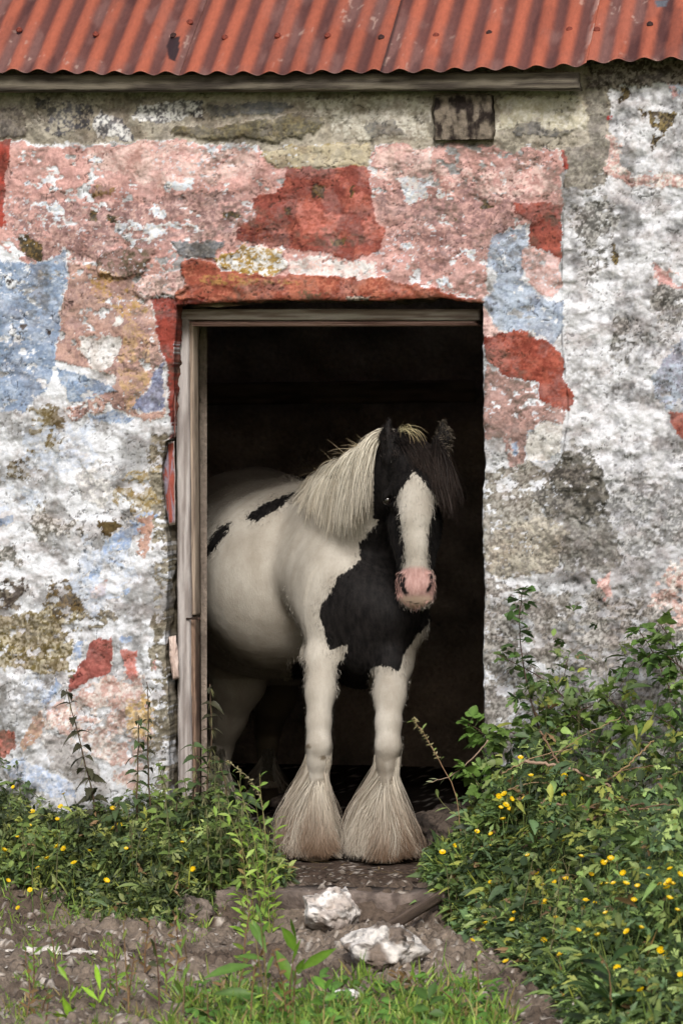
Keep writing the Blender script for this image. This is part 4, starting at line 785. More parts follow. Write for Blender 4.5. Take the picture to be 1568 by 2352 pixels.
for (cx, y0, sd) in [(500, 1.50, 105), (614, 2.24, 107)]:
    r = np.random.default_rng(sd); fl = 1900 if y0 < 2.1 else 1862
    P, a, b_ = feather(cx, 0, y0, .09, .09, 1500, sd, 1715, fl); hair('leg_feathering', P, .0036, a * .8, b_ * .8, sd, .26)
# tail
r = np.random.default_rng(111); n = 1200; p = W(520, 1230, 2.58) + r.normal(size=(n, 3)) * .02; P = grow(p, np.tile([0, .3, -1.], (n, 1)), .7 + .15 * r.random(n), 12, .2, 112, .05, .004, False); hair('tail', P, .004, lin((170, 160, 140)), lin((120, 104, 84)), 113)
# whiskers and chin hair
# eyes
for s_ in (-1, 1):
    c = W(953 + s_ * 63, 1149, .207); u, v = np.meshgrid(np.linspace(0, 2 * math.pi, 20, endpoint=False), np.linspace(.05, math.pi - .05, 14)); S = c - HO + .0180 * np.stack([np.cos(u) * np.sin(v), np.sin(u) * np.sin(v), np.cos(v)], -1)
    V_, Q_, T_ = loft(S); link('eye', mesh('eye', V_, Q_, T_), M_EYE, horse)
# hooves
for cx, yd, y0, r0 in [(722, 1962, .285, .055), (886, 1965, .255, .056), (498, 1890, 1.42, .056), (612, 1852, 2.15, .056)]:
    c = W(cx, yd, y0); a = np.linspace(0, 2 * math.pi, 20, endpoint=False); S = []
    for z, s_, fy in ((.075, .74, .03), (.06, .82, .02), (.03, .93, .01), (.004, 1.0, 0)): S.append(np.stack([c[0] + np.cos(a) * r0 * s_, c[1] + fy + np.sin(a) * r0 * s_ * np.where(np.sin(a) > 0, .8, 1.1), 0 * a + z], -1) - HO)
    V_, Q_, T_ = loft(S); link('hoof', mesh('hoof', V_, Q_, T_, True, np.tile(lin((70, 60, 48)), (len(V_), 1))), M_HOOF, horse)
print('horse', time.time() - T0)
# ---------------------------------------------------------------- ground
def gz(x, y):                                 # ground height
    n = fbm2(x * 2.2, y * 2.2, 3, 131) - .5; n2 = fbm2(x * 11, y * 11, 4, 132) - .5
    out = sst(-.60, -.78, y); z = -.085 * out + .05 * n * out + .022 * n2 * (.45 + .55 * out)
    z = z + .02 * sst(-.5, .2, y) * 0 - .03 * sst(-1.6, -3.2, y)
    return z - .004
gx = np.concatenate([np.linspace(-60, -2.2, 18), np.linspace(-2.1, 2.1, 420), np.linspace(2.2, 60, 18)])
gy = np.concatenate([np.linspace(-60, -4.5, 22), np.linspace(-4.4, .6, 500), np.linspace(.65, 4.9, 60), np.linspace(5, 90, 14)])
X, Y = np.meshgrid(gx, gy, indexing='ij'); Z = gz(X, Y)
fine = (np.abs(X) < 2.15) & (Y > -4.4)
n3 = fbm2(X * 30, Y * 30, 4, 133); clod = sst(.52, .72, n3); Z = Z + fine * (  .026 * clod + .006 * (fbm2(X * 90, Y * 90, 2, 134) - .5)) * sst(.3, -.8, Y) + fine * .008 * (n3 - .5)
m = fbm2(X * 3, Y * 3, 4, 135)[..., None]; m2 = fbm2(X * 40, Y * 40, 3, 136)[..., None]
c = lin((92, 80, 70)) * (1 - sst(.4, .6, m)) + lin((122, 110, 98)) * sst(.4, .6, m); c = c * (.55 + .8 * m2)
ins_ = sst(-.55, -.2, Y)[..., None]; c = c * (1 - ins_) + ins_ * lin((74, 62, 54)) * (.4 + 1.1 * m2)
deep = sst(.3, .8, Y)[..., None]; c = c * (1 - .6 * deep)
far = (np.abs(X) > 2.15) | (Y < -4.4); c[far] = lin((84, 100, 50))
ch = (sst(.72, .78, fbm2(X * 55, Y * 55, 2, 137)) * fine)[..., None] * .8; c = c * (1 - ch) + ch * lin((190, 182, 172))
nx, ny = X.shape; i, j = np.meshgrid(np.arange(nx - 1), np.arange(ny - 1), indexing='ij'); i = i.ravel(); j = j.ravel()
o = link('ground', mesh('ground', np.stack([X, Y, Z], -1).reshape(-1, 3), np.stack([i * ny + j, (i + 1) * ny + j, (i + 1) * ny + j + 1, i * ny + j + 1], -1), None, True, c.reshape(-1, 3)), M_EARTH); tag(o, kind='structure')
def gp(xd, yd, dz=0.0):                       # ground point under a picture position
    z = -.09
    for _ in range(5): x, y = G(xd, yd, z); z = float(gz(np.array(x), np.array(y)))
    return np.array([x, y, z + dz])
# ---------------------------------------------------------------- rocks, step, plank
def rock(name, c, r, seed, label, cat, cols, poly=None, rot=0, facet=.25, sharp=1.0, group=None, sub_n=5):
    u = 90; v = 60; a, b = np.meshgrid(np.linspace(0, 2 * math.pi, u, endpoint=False), np.linspace(.02, math.pi - .02, v)); d = np.stack([np.cos(a) * np.sin(b), np.sin(a) * np.sin(b), np.cos(b)], -1)
    rg = np.random.default_rng(seed); cut = np.full(a.shape, 9.0)
    for _ in range(16): nv = nrm(rg.normal(size=3)); cut = np.minimum(cut, (.62 + .38 * rg.random()) / np.maximum(d @ nv, .05))
    R = np.minimum(cut, 1.15) * (1 - facet) + facet; p = d * R[..., None]; p = p * (1 + .16 * (fbm3(p * 2.2 + seed, 4, seed % 30)[..., None] - .5)); R2 = p * np.asarray(r)
    R2 = R2 + nrm(p) * ((.034 * (fbm3(R2 * 26 + seed, 4, seed % 30) - .5) - .012 * sst(.56, .7, fbm3(R2 * 45 + seed, 3, 9))) * sharp)[..., None]
    cs, sn = math.cos(rot), math.sin(rot); R2 = np.stack([R2[..., 0] * cs - R2[..., 1] * sn, R2[..., 0] * sn + R2[..., 1] * cs, R2[..., 2]], -1)
    n = sst(.42, .58, fbm3(R2 * 16 + seed, 4, (seed + 3) % 30))[..., None]; n2 = fbm3(R2 * 70, 3, 7)[..., None]; hole = sst(.56, .7, fbm3((R2) * 45 + seed, 3, 9))[..., None]
    col = (lin(cols[0]) * (1 - n) + lin(cols[1]) * n) * (.7 + .6 * n2); lo = sst(.0, -.6, p[..., 2])[..., None]; col = col * (1 - .6 * hole); col = col * (1 - .6 * lo) + .6 * lo * lin((96, 82, 72))
    V_, Q_, T_ = loft(R2); cc_ = np.concatenate([col.reshape(-1, 3), col.reshape(-1, 3)[:1], col.reshape(-1, 3)[-1:]]); o = link(name, mesh(name, V_, Q_, T_, True, cc_), M_STONE, None, c); return tag(o, label, cat, group)
def rpix(xd, yd, up): p = gp(xd, yd); p[2] += up; return tuple(p)
WS, DS = (204, 199, 193), (116, 104, 94)
rock('stone', rpix(757, 2136, .06), (.112, .11, .098), 201, 'jagged whitish stone leaning against the doorstep, the left of the two big ones', 'stone', ((178, 168, 160), (222, 217, 212)), rot=.4, facet=.1)
rock('stone', rpix(880, 2222, .05), (.125, .12, .084), 203, 'large craggy white and brown stone in the dirt before the step', 'stone', (WS, DS), rot=.2, sharp=1.5)
rock('stone', rpix(448, 2118, .03), (.062, .07, .062), 205, 'grey rounded stone at the edge of the left weeds', 'stone', ((128, 116, 106), (92, 84, 78)), rot=.2)
rock('stone', rpix(800, 2300, .012), (.05, .04, .028), 207, 'small white stone half hidden in the foreground grass', 'stone', ((230, 228, 224), (190, 184, 178)))
rock('stone', rpix(1350, 2352, .02), (.09, .06, .05), 211, 'white stone at the bottom edge under the right hand weeds', 'stone', ((232, 228, 222), (190, 180, 170)))
rock('stone', rpix(120, 2192, .006), (.14, .05, .016), 213, 'flat pale stone strip in the dirt at the far left', 'stone', ((206, 200, 192), (160, 150, 140)))
rock('stone', rpix(292, 2212, .012), (.03, .025, .024), 215, 'small pale pebble beside the flat stone strip', 'stone', ((210, 204, 200), (160, 150, 144)))
for k, (xd, yd, y, r, lb) in enumerate([(1035, 1800, .62, (.17, .16, .13), 'big dark boulder just inside the doorway to the right'), (960, 1850, .75, (.14, .12, .08), 'low dark stone inside the doorway beside the right foreleg'), (1060, 1900, .42, (.12, .12, .10), 'dark stone in the door corner under the bramble twig'), (690, 1800, 1.7, (.14, .12, .09), 'dark stone in the shadow behind the left foreleg')]):
    p = W(xd, yd, y); rock('boulder', (p[0], y, r[2] * .55), r, 221 + k * 2, lb, 'boulder', ((86, 76, 68), (50, 44, 40)), rot=k)
# the worn doorstep slab and a half buried plank
A = W(505, 2062, -.62); B = W(1075, 2062, -.62); step = board('doorstep', (A[0], -.60, -.030), (B[0], -.60, -.026), (0, .10, 0), (0, 0, .034), M_STONE, None, (124, 112, 104), (84, 74, 68), 160, .010, .03, 41, 0, 30)
tag(step, 'long worn grey doorstep slab in front of the horse', 'doorstep')
a = gp(846, 2168, .012); b = gp(1030, 2122, .02); pl = board('plank', a, b, (0, .035, .004), (0, .002, -.018), M_WOODH, None, (104, 90, 80), (70, 60, 54), 60, .003, .01, 45); tag(pl, 'half buried brown plank behind the craggy white stone', 'plank')
# pebbles and crumbs of earth: nobody could count them
r = np.random.default_rng(231); mb = MB(); ico = np.array([(0, 0, 1), (.9, 0, .3), (.3, .85, .3), (-.7, .5, .3), (-.7, -.5, .3), (.3, -.85, .3), (0, 0, -.6)], float); it = np.array([(0, 1, 2), (0, 2, 3), (0, 3, 4), (0, 4, 5), (0, 5, 1), (6, 2, 1), (6, 3, 2), (6, 4, 3), (6, 5, 4), (6, 1, 5)])
n = 2600; xs = r.uniform(-1.5, 1.3, n); ys = r.uniform(-3.6, .1, n); zs = gz(xs, ys)
for k in range(n):
    s_ = .004 + .012 * r.random() ** 3; an = r.random() * 6.3; cs, sn = math.cos(an), math.sin(an); q = ico * (s_ * (1 + .5 * r.random()), s_, s_ * .7) * (1 + .25 * r.normal(size=(7, 1))); q = np.stack([q[:, 0] * cs - q[:, 1] * sn, q[:, 0] * sn + q[:, 1] * cs, q[:, 2]], -1)
    mb.add(q + (xs[k], ys[k], zs[k] + .004), None, it, lin([(104, 95, 86), (134, 126, 118), (76, 68, 60), (196, 190, 182)][int(r.choice(4, p=[.45, .25, .25, .05]))]))
tag(mb.build('pebbles', M_STONE), 'crumbs of earth and small pebbles strewn over the bare ground', 'pebbles', kind='stuff')
print('ground', time.time() - T0)
# ---------------------------------------------------------------- plants
GREENS = [(64, 78, 44), (82, 98, 54), (104, 120, 66), (80, 98, 66), (124, 134, 80), (50, 62, 38)]
PROF = dict(ovate=[(0, .06), (.12, .62), (.32, 1), (.58, .84), (.82, .42), (1, .02)], lance=[(0, .08), (.18, .5), (.42, 1), (.68, .82), (.88, .34), (1, .02)],
    saw=[(0, .1), (.07, .62), (.13, .5), (.22, .98), (.29, .80), (.40, 1.0), (.48, .76), (.60, .84), (.68, .56), (.80, .52), (.87, .28), (1, .02)],
    dand=[(0, .10), (.10, .12), (.16, .42), (.20, .16), (.32, .66), (.37, .24), (.50, .86), (.55, .36), (.70, 1.0), (.80, .72), (.92, .4), (1, .02)],
    blade=[(0, .8), (.35, 1), (.7, .7), (1, .04)], lobe=[(0, .08), (.25, .16), (.5, .6), (.66, 1), (.72, .38), (.86, .62), (1, .05)])
def leaves(mb, base, d, up, L, Wd, prof, droop, fold, col, rib=1.25):
    base = np.atleast_2d(base).astype(float); n = len(base); d = nrm(np.broadcast_to(np.asarray(d, float), (n, 3))); up = np.broadcast_to(np.asarray(up, float), (n, 3)); L = np.broadcast_to(L, (n,)).astype(float); Wd = np.broadcast_to(Wd, (n,)).astype(float)
    droop = np.broadcast_to(droop, (n,)).astype(float); fold = np.broadcast_to(fold, (n,)).astype(float)
    S = nrm(np.cross(d, up)); N = np.cross(S, d); pr = np.array(PROF[prof]); k = len(pr); t = pr[:, 0][None, :, None]; wv = pr[:, 1][None, :, None]
    c = base[:, None] + d[:, None] * (L[:, None, None] * t) - np.array([0, 0, 1.]) * (droop * L)[:, None, None] * t ** 2
    h = (Wd[:, None, None] * .5) * wv; f = fold[:, None, None]
    a = c - S[:, None] * h + N[:, None] * h * f; b = c + S[:, None] * h + N[:, None] * h * f
    V = np.stack([a, c, b], 2).reshape(-1, 3); i = (np.arange(n) * k * 3)[:, None] + np.arange(k - 1)[None] * 3
    Q = np.concatenate([np.stack([i, i + 1, i + 4, i + 3], -1).reshape(-1, 4), np.stack([i + 1, i + 2, i + 5, i + 4], -1).reshape(-1, 4)])
    col = np.broadcast_to(col, (n, 3)); cc = np.repeat(np.repeat(col[:, None], k, 1)[:, :, None], 3, 2).copy(); cc[:, :, 1] *= rib
    mb.add(V, Q, None, cc.reshape(-1, 3))
LG = np.array([lin(g) for g in GREENS])
def greens(r, n, lo=.8, hi=1.35, tint=(1, 1, 1)): return LG[r.integers(0, len(LG), n)] * (lo + (hi - lo) * r.random((n, 1))) * np.array(tint)
CAN = {}
def cover(name, label, seed, n, xr, topf, frontf, hfront, pw, dense, tint=(1, 1, 1), kinds=(.56, .26, .18), size=.85):
    """low mixed weeds: lobed buttercup leaves, small ovate leaves and blades through the depth of the growth"""
    r = np.random.default_rng(seed); mb = MB(); xd = r.uniform(*xr, n); yf = np.array([frontf(x) for x in np.linspace(xr[0], xr[1], 80)]); yfr = np.interp(xd, np.linspace(xr[0], xr[1], 80), yf)
    s_ = r.random(n) ** dense; y = -.02 + (yfr + .02) * s_ + .05 * r.normal(size=n) * s_; y = np.minimum(y, -.015)
    P = W(xd, 1900, y); x = P[:, 0]; ht = 1.6 - (topf(xd) - HZ) * D0 / FPX; patch = .25 + 1.5 * fbm2(x * 5, y * 5, 3, seed % 50)
    patch = patch * (.55 + .9 * fbm2(x * 26, y * 26, 2, (seed + 5) % 50)); h = (ht * (1 - s_) ** pw + hfront * (1 - s_ ** 6)) * patch + .02; z = gz(x, y) + h * (1 - .75 * r.random(n) ** 1.6)
    base = np.stack([x, y, z], -1); kind = r.choice(3, n, p=kinds)
    az = r.uniform(0, 2 * math.pi, n); tilt = r.normal(.2, .62, n); d = np.stack([np.cos(az) * np.cos(tilt), np.sin(az) * np.cos(tilt), np.sin(tilt)], -1); up = nrm(np.stack([.7 * r.normal(size=n), -.35 + .7 * r.normal(size=n), 1 + 0 * az], -1))
    CAN[seed] = (topf, frontf, hfront, pw)
    clump = sst(.35, .65, fbm2(x * 9, y * 9, 3, (seed + 7) % 50))[:, None]; col = greens(r, n, .6, 1.6, tint) * (.7 + .6 * clump); yl = (r.random(n) < .07)[:, None]; col = np.where(yl, lin((132, 138, 66)) * (.7 + .6 * r.random((n, 1))), col); dd_ = (r.random(n) < .018)[:, None]; col = np.where(dd_, lin((128, 104, 74)), col)
    m = kind == 0
    for a in (-.85, 0, .85):
        ca, sa = math.cos(a), math.sin(a); S = nrm(np.cross(d[m], up[m])); dd = d[m] * ca + S * sa; leaves(mb, base[m], dd, up[m], (.024 + .026 * r.random(m.sum())) * size, (.012 + .014 * r.random(m.sum())) * size, 'lobe', .3, .15, col[m])
    m = kind == 1; leaves(mb, base[m], d[m], up[m], (.025 + .04 * r.random(m.sum()) ** 2) * size, (.010 + .022 * r.random(m.sum()) ** 2) * size, 'ovate', .35, .25, col[m] * 1.05)
    m = r.random(n) < .07; leaves(mb, base[m], d[m] * np.array([1, 1, .6]) + (0, 0, .35), up[m], (.05 + .06 * r.random(m.sum())) * size, (.012 + .012 * r.random(m.sum())) * size, 'lance', .4, .25, col[m] * 1.25)
    m = kind == 2; q = m.sum(); dv = nrm(np.stack([.5 * r.normal(size=q), .4 * r.normal(size=q), 1 + 0 * az[m]], -1)); bb = base[m].copy(); bb[:, 2] = gz(bb[:, 0], bb[:, 1]) + .3 * h[m]; leaves(mb, bb, dv, (0, 1, .1), np.minimum(h[m] * (.4 + .5 * r.random(q)), .15) + .03, .004 + .003 * r.random(q), 'blade', .35 * r.random(q), .1, col[m] * np.array([1.15, 1.15, .9]))
    # thin stalks holding the leaves up
    q = n // 4; i = r.integers(0, n, q); b0 = base[i].copy(); b0[:, 0] += .03 * r.normal(size=q); b0[:, 2] = gz(b0[:, 0], b0[:, 1]); dv = base[i] - b0; leaves(mb, b0, dv, (0, 1, .1), np.linalg.norm(dv, axis=1) * r.uniform(.9, 1.25, q) + .01, .0022, 'blade', 0, 0, lin((86, 92, 50)) * (.6 + .6 * r.random((q, 1))))
    return tag(mb.build(name, M_LEAF), label, 'weeds', kind='stuff')
TL = np.array([(-300, 1850), (0, 1868), (100, 1885), (200, 1895), (300, 1868), (360, 1850), (430, 1830), (500, 1830), (560, 1860), (600, 1930), (635, 2010), (660, 2045.)])
TR = np.array([(985, 2050), (1030, 2000), (1065, 1930), (1095, 1840), (1120, 1760), (1200, 1690), (1300, 1680), (1400, 1655), (1568, 1600), (1800, 1590.)])
FL = np.array([(-300, 2080), (0, 2088), (200, 2108), (400, 2122), (500, 2108), (560, 2085), (620, 2050), (665, 2035.)])
FR = np.array([(985, 2070), (1010, 2110), (1060, 2145), (1150, 2195), (1230, 2250), (1290, 2320), (1330, 2400), (1420, 2500), (1800, 2700.)])
cover('weed_patch', 'dense patch of dark green weeds along the wall left of the doorway', 301, 15000, (-150, 660), lambda x: np.interp(x, TL[:, 0], TL[:, 1]), lambda x: gp(x, np.interp(x, FL[:, 0], FL[:, 1]))[1], .05, .75, .85)
cover('weed_patch', 'broad bank of dark green weeds and buttercup leaves right of the doorway', 303, 25000, (990, 1720), lambda x: np.interp(x, TR[:, 0], TR[:, 1]), lambda x: gp(x, np.interp(x, FR[:, 0], FR[:, 1]))[1], .09, 1.5, .62, (1.02, 1.12, 1.08), size=1.12)
print('cover', time.time() - T0)
# buttercups, each its own plant
BCL = [(74, 1866), (44, 1922), (75, 1921), (68, 1899), (132, 1884), (140, 1855), (259, 1861), (260, 1904), (274, 1898), (333, 1908), (421, 1908), (418, 1937), (132, 1946), (147, 1951), (205, 1956), (290, 1951), (109, 1974), (64, 1998), (88, 1997), (170, 1983), (18, 2025), (69, 2045), (243, 2027), (42, 2087), (445, 2000), (31, 1809), (146, 1825), (8, 1955)]
BCR = [(1016, 1959), (1041, 1943), (1002, 1992), (1123, 1946), (1095, 1911), (1128, 1918), (1145, 1831), (1158, 1825), (1172, 1837), (1149, 1857), (1161, 1850), (1170, 1861), (1155, 1884), (1204, 1835), (1219, 1783), (1295, 1785), (1333, 1792), (1294, 1827), (1279, 1869), (1295, 1932), (1127, 2030), (1234, 2009), (1270, 2003), (1296, 2020), (1271, 2027), (1247, 2036), (1299, 2042), (1357, 2011), (1377, 2030), (1382, 1985), (1393, 1983), (1402, 1975), (1395, 2033), (1409, 2031), (1432, 2009), (1436, 2033), (1464, 2039), (1490, 2008), (1492, 1998), (1505, 2030), (1512, 2033), (1532, 2033), (1537, 2026), (1543, 2033), (1559, 2012), (1539, 1997), (1532, 2042), (1536, 2066), (1455, 2071), (1345, 2070), (1341, 2088), (1368, 2075), (1391, 2100), (1252, 2071), (1249, 2079), (1276, 2110), (1182, 2097), (1178, 2116), (1117, 2123), (1327, 2139), (1471, 2134), (1440, 2142), (1372, 2151), (1084, 2161), (1147, 2157), (1247, 2163), (1288, 2193), (1103, 2190), (1162, 2211), (1529, 2200), (1517, 2186), (1419, 2228), (1562, 2241), (1472, 2277), (1298, 2289), (1555, 2093), (1195, 1741), (1227, 1746), (1334, 1970), (1212, 1968)]
r = np.random.default_rng(311)
def buttercup(xd, yd, label, group):
    topf, frontf, hfr, pw = CAN[301 if xd < 700 else 303]; ys = np.linspace(-3.4, -.05, 90); yfr = min(frontf(xd), -.1); P_ = W(xd, yd, ys); s__ = np.clip(ys / yfr, 0, 1)
    hc = ((1.6 - (topf(xd) - HZ) * D0 / FPX) * (1 - s__) ** pw + hfr * (1 - s__ ** 6)) * (.25 + 1.5 * fbm2(P_[:, 0] * 5, ys * 5, 3, 1 if xd < 700 else 3)) + .045
    ok = np.where(P_[:, 2] - gz(P_[:, 0], ys) < hc)[0]; y = float(ys[ok[0]]) if len(ok) else -.06
    y = y - .045; z = float(W(xd, yd, y)[2]); x = float(W(xd, yd, y)[0]); b = np.array([x + .04 * r.normal(), y + .03 * r.normal(), 0]); b[2] = float(gz(b[0], b[1])); t = thing('buttercup', label, 'buttercup', tuple(b), group)
    top = np.array([x, y, z]) - b; mb = MB(); mid = top * .5 + (.02 * r.normal(), .02 * r.normal(), 0); V, Q, T = tube(spline([(0, 0, 0), mid, top], 6), .0011, 4); mb.add(V, Q, T, lin((92, 110, 56))); mb.build('stem', M_STEM, t)
    ax = nrm(np.array([.45 * r.normal(), -.55 + .4 * r.normal(), 1.0])); s1 = nrm(np.cross(ax, (0.3, 1, 0))); s2 = np.cross(ax, s1); mb = MB(); R_ = r.uniform(.0070, .0110); cup = r.uniform(.4, 1.3); cl = lin((240, 205, 20)) * r.uniform(.85, 1.05)
    for k in range(5):
        a = k * 2 * math.pi / 5 + .2; o = s1 * math.cos(a) + s2 * math.sin(a); sd = -s1 * math.sin(a) + s2 * math.cos(a); pts = [top]
        for (q, w_, hh) in ((.35, .32, .12), (.75, .62, .5), (1.0, .42, .85)): pts += [top + R_ * (o * q - sd * w_ + ax * cup * hh), top + R_ * (o * q * 1.04 + ax * cup * hh * .9), top + R_ * (o * q + sd * w_ + ax * cup * hh)]
        mb.add(pts, [(1, 2, 5, 4), (2, 3, 6, 5), (4, 5, 8, 7), (5, 6, 9, 8)], [(0, 2, 1), (0, 3, 2)], cl)
    V, Q, T = tube([top, top + ax * R_ * .5], [R_ * .3, R_ * .2], 6); mb.add(V, Q, T, lin((226, 185, 24))); mb.build('flower', M_PETAL, t)
for p in BCL: buttercup(*p, 'yellow buttercup in the weed patch left of the doorway', 'buttercups left of the doorway')
for p in BCR: buttercup(*p, 'yellow buttercup in the weed bank right of the doorway' if p[1] > 1900 else 'yellow buttercup high up among the bramble leaves right of the doorway', 'buttercups right of the doorway' if p[1] > 1900 else 'buttercups among the brambles')
# upright plants -------------------------------------------------
def stemplant(name, label, cat, pts, y, kind, seed, L=.06, Wd=.028, nlev=8, col=(78, 100, 52), scol=(96, 92, 62), r0=.003, group=None, droop=.5, bare=0.0, up_=.35, foot=True, prof=None, yy=None, alt=False, head=None):
    """pts: picture polyline from foot to tip; y: distance (negative: in front of the wall face)"""
    r = np.random.default_rng(seed); ys = np.full(len(pts), y) if yy is None else np.asarray(yy); P = np.array([W(p[0], p[1], q) for p, q in zip(pts, ys)])
    if foot: P = np.concatenate([[(P[0, 0] + .01 * r.normal(), P[0, 1], float(gz(P[0, 0], P[0, 1])))], P])
    S = spline(P, 40); S[1:] += .0025 * np.cumsum(r.normal(size=(39, 3)), 0) * .4; b = S[0].copy(); S = S - b; t = thing(name, label, cat, tuple(b), group)
    mb = MB(); V, Q, T = tube(S, np.linspace(r0, r0 * .35, 40), 6); mb.add(V, Q, T, lin(scol)); mb.build('stem', M_STEM, t)
    mb = MB(); Tn = nrm(np.gradient(S, axis=0)); c0 = lin(col)
    for k in range(nlev):
        f = bare + (1 - bare) * (k + .6) / nlev; i = int(min(39, f * 39)); sc = 1 - .55 * max(0, f - .35) if kind != 'bramble' else .6 + .6 * r.random(); a0 = k * (math.pi / 2) + .4 * r.normal() if not alt else r.random() * 6.3; tn = Tn[i]
        e1 = nrm(np.cross(tn, (.2, .9, .3))); e2 = np.cross(tn, e1); c = c0 * r.uniform(.75, 1.3)
        for a in ((a0, a0 + math.pi) if not alt else (a0,)):
            o = e1 * math.cos(a) + e2 * math.sin(a); d = nrm(o + tn * up_ + (0, 0, .1 * r.normal()))
            if kind == 'bramble':
                pet = S[i] + d * .03 * sc; V, Q, T = tube([S[i], pet], .0009, 4); mb.add(V, Q, T, c * .9); S1 = nrm(np.cross(d, (0, 0, 1.) + .3 * r.normal(size=3))); upv = nrm(np.cross(S1, d) + .5 * r.normal(size=3) + np.array([0, -.5, .3]))
                for aa, ll in ((0, 1), (1.15, .78), (-1.15, .78)): dd = d * math.cos(aa) + S1 * math.sin(aa); leaves(mb, pet, dd, upv, L * sc * ll, Wd * sc * ll * 1.0, 'saw', droop * .6, .25, c * r.uniform(.85, 1.15))
            else: leaves(mb, S[i], d, nrm(np.array([0, -.3, 1]) + .3 * r.normal(size=3)), L * sc * r.uniform(.8, 1.15), Wd * sc, prof or ('saw' if kind == 'nettle' else 'lance'), droop * r.uniform(.6, 1.4), .28, c)
        if kind == 'nettle' and f > .4 and not head:
            for _ in range(4): d = nrm(r.normal(size=3) + (0, 0, -.6)); leaves(mb, S[i], d, (0, 1, .2), .022, .003, 'blade', .8, 0, lin((120, 120, 84)))
    if head:
        for k in range(head): i = int(39 - r.random() ** 1.3 * 15); d = nrm(Tn[i] * .8 + r.normal(size=3) * .7); leaves(mb, S[i], d, (0, 1, .2), .014 * r.uniform(.6, 1.4), .005, 'ovate', .3, .2, lin((150, 142, 104)) * r.uniform(.7, 1.2))
    mb.build('foliage', M_LEAF, t); return t
NT = 'nettle'
for a in [('tall dark nettle standing against the white wall at the far left', [(226, 1960), (212, 1840), (185, 1720), (150, 1578)], -.22, 11, .052, .030), ('slim nettle with drooping top leaves before the wall edge left of the frame', [(312, 1960), (310, 1850), (314, 1740), (319, 1645)], -.20, 7, .044, .026),
          ('faint thin nettle rising highest beside the left wall edge', [(346, 1960), (338, 1800), (334, 1680), (330, 1570)], -.12, 6, .028, .014), ('nettle with pale seedy top crossing the door frame', [(478, 1960), (476, 1820), (484, 1700), (480, 1568)], -.18, 9, .048, .026),
          ('short nettle at the foot of the door frame', [(440, 1980), (440, 1880), (450, 1790), (446, 1705)], -.22, 8, .050, .030), ('bushy nettle leaning right of the door frame foot', [(505, 1990), (512, 1900), (520, 1820), (500, 1735)], -.26, 8, .055, .032), ('low nettle left of the door frame foot', [(392, 1990), (396, 1930), (402, 1870), (398, 1815)], -.25, 7, .055, .032),
          ('broad low nettle in front of the hind leg', [(548, 2010), (552, 1930), (560, 1860), (575, 1815)], -.25, 7, .055, .030), ('nettle half buried in the middle of the left weeds', [(280, 1990), (276, 1930), (268, 1880), (280, 1835)], -.3, 6, .05, .028)]:
    stemplant('nettle', a[0], 'nettle', a[1], a[2] - .12, NT, int(a[1][0][0]) + 400, a[4] * 1.5, a[5] * 1.55, a[3] + 3, (70, 88, 54) if a[1][-1][1] > 1600 else (66, 66, 48), (84, 68, 54), .0046, 'nettles by the left wall', .75, .30 if a[1][-1][1] < 1700 else .1)
stemplant('wild_grass', 'arching pale seed head bending over the weeds right of the frame', 'grass plant', [(607, 2000), (606, 1900), (585, 1810), (522, 1752)], -.30, 'herb', 431, .035, .008, 4, (96, 118, 60), (130, 124, 96), .0022, None, .3, head=60)
for k, (lb, pts, y, n, L, wd, c) in enumerate([('leafy stem with bright pointed leaves leaning left before the horse', [(592, 2130), (590, 2010), (560, 1930), (492, 1868)], -.75, 12, .048, .014, (128, 160, 60)), ('straight leafy stem rising beside the left foreleg', [(610, 2150), (606, 2030), (598, 1920), (582, 1830)], -.8, 13, .042, .014, (116, 150, 62)), ('forked pale green stem nearest the left hoof', [(632, 2120), (628, 2050), (636, 2000), (650, 1955)], -.8, 9, .034, .011, (130, 152, 66)),
    ('reddish leafy stem in the dark weeds left of the hoofs', [(562, 2110), (560, 2040), (556, 1980), (536, 1925)], -.7, 9, .040, .013, (150, 130, 84)), ('pale leafy stem at the edge of the weeds beside the jagged stone', [(560, 2160), (556, 2100), (548, 2070), (540, 2045)], -1.0, 6, .05, .012, (120, 156, 56))]):
    stemplant('willowherb', lb, 'wild plant', pts, y, 'herb', 441 + k, L * 1.45, wd * 1.5, n + 5, c, (110, 112, 62), .0022, 'leafy stems before the doorway', .25, .1, .9, alt=True)
def dock(lb, pts, seed, y, L, wd, n, c, group='dock plants in the foreground', up_=1.1, droop=.35, name='dock_plant', prof='lance', bare=0.0):
    return stemplant(name, lb, 'wild plant', pts, y, 'herb', seed, L * 1.45, wd * 1.45, n, c, (104, 84, 56), .0042, group, droop, bare, up_, True, prof, alt=True)
yF = lambda yd: float(gp(700, yd)[1])
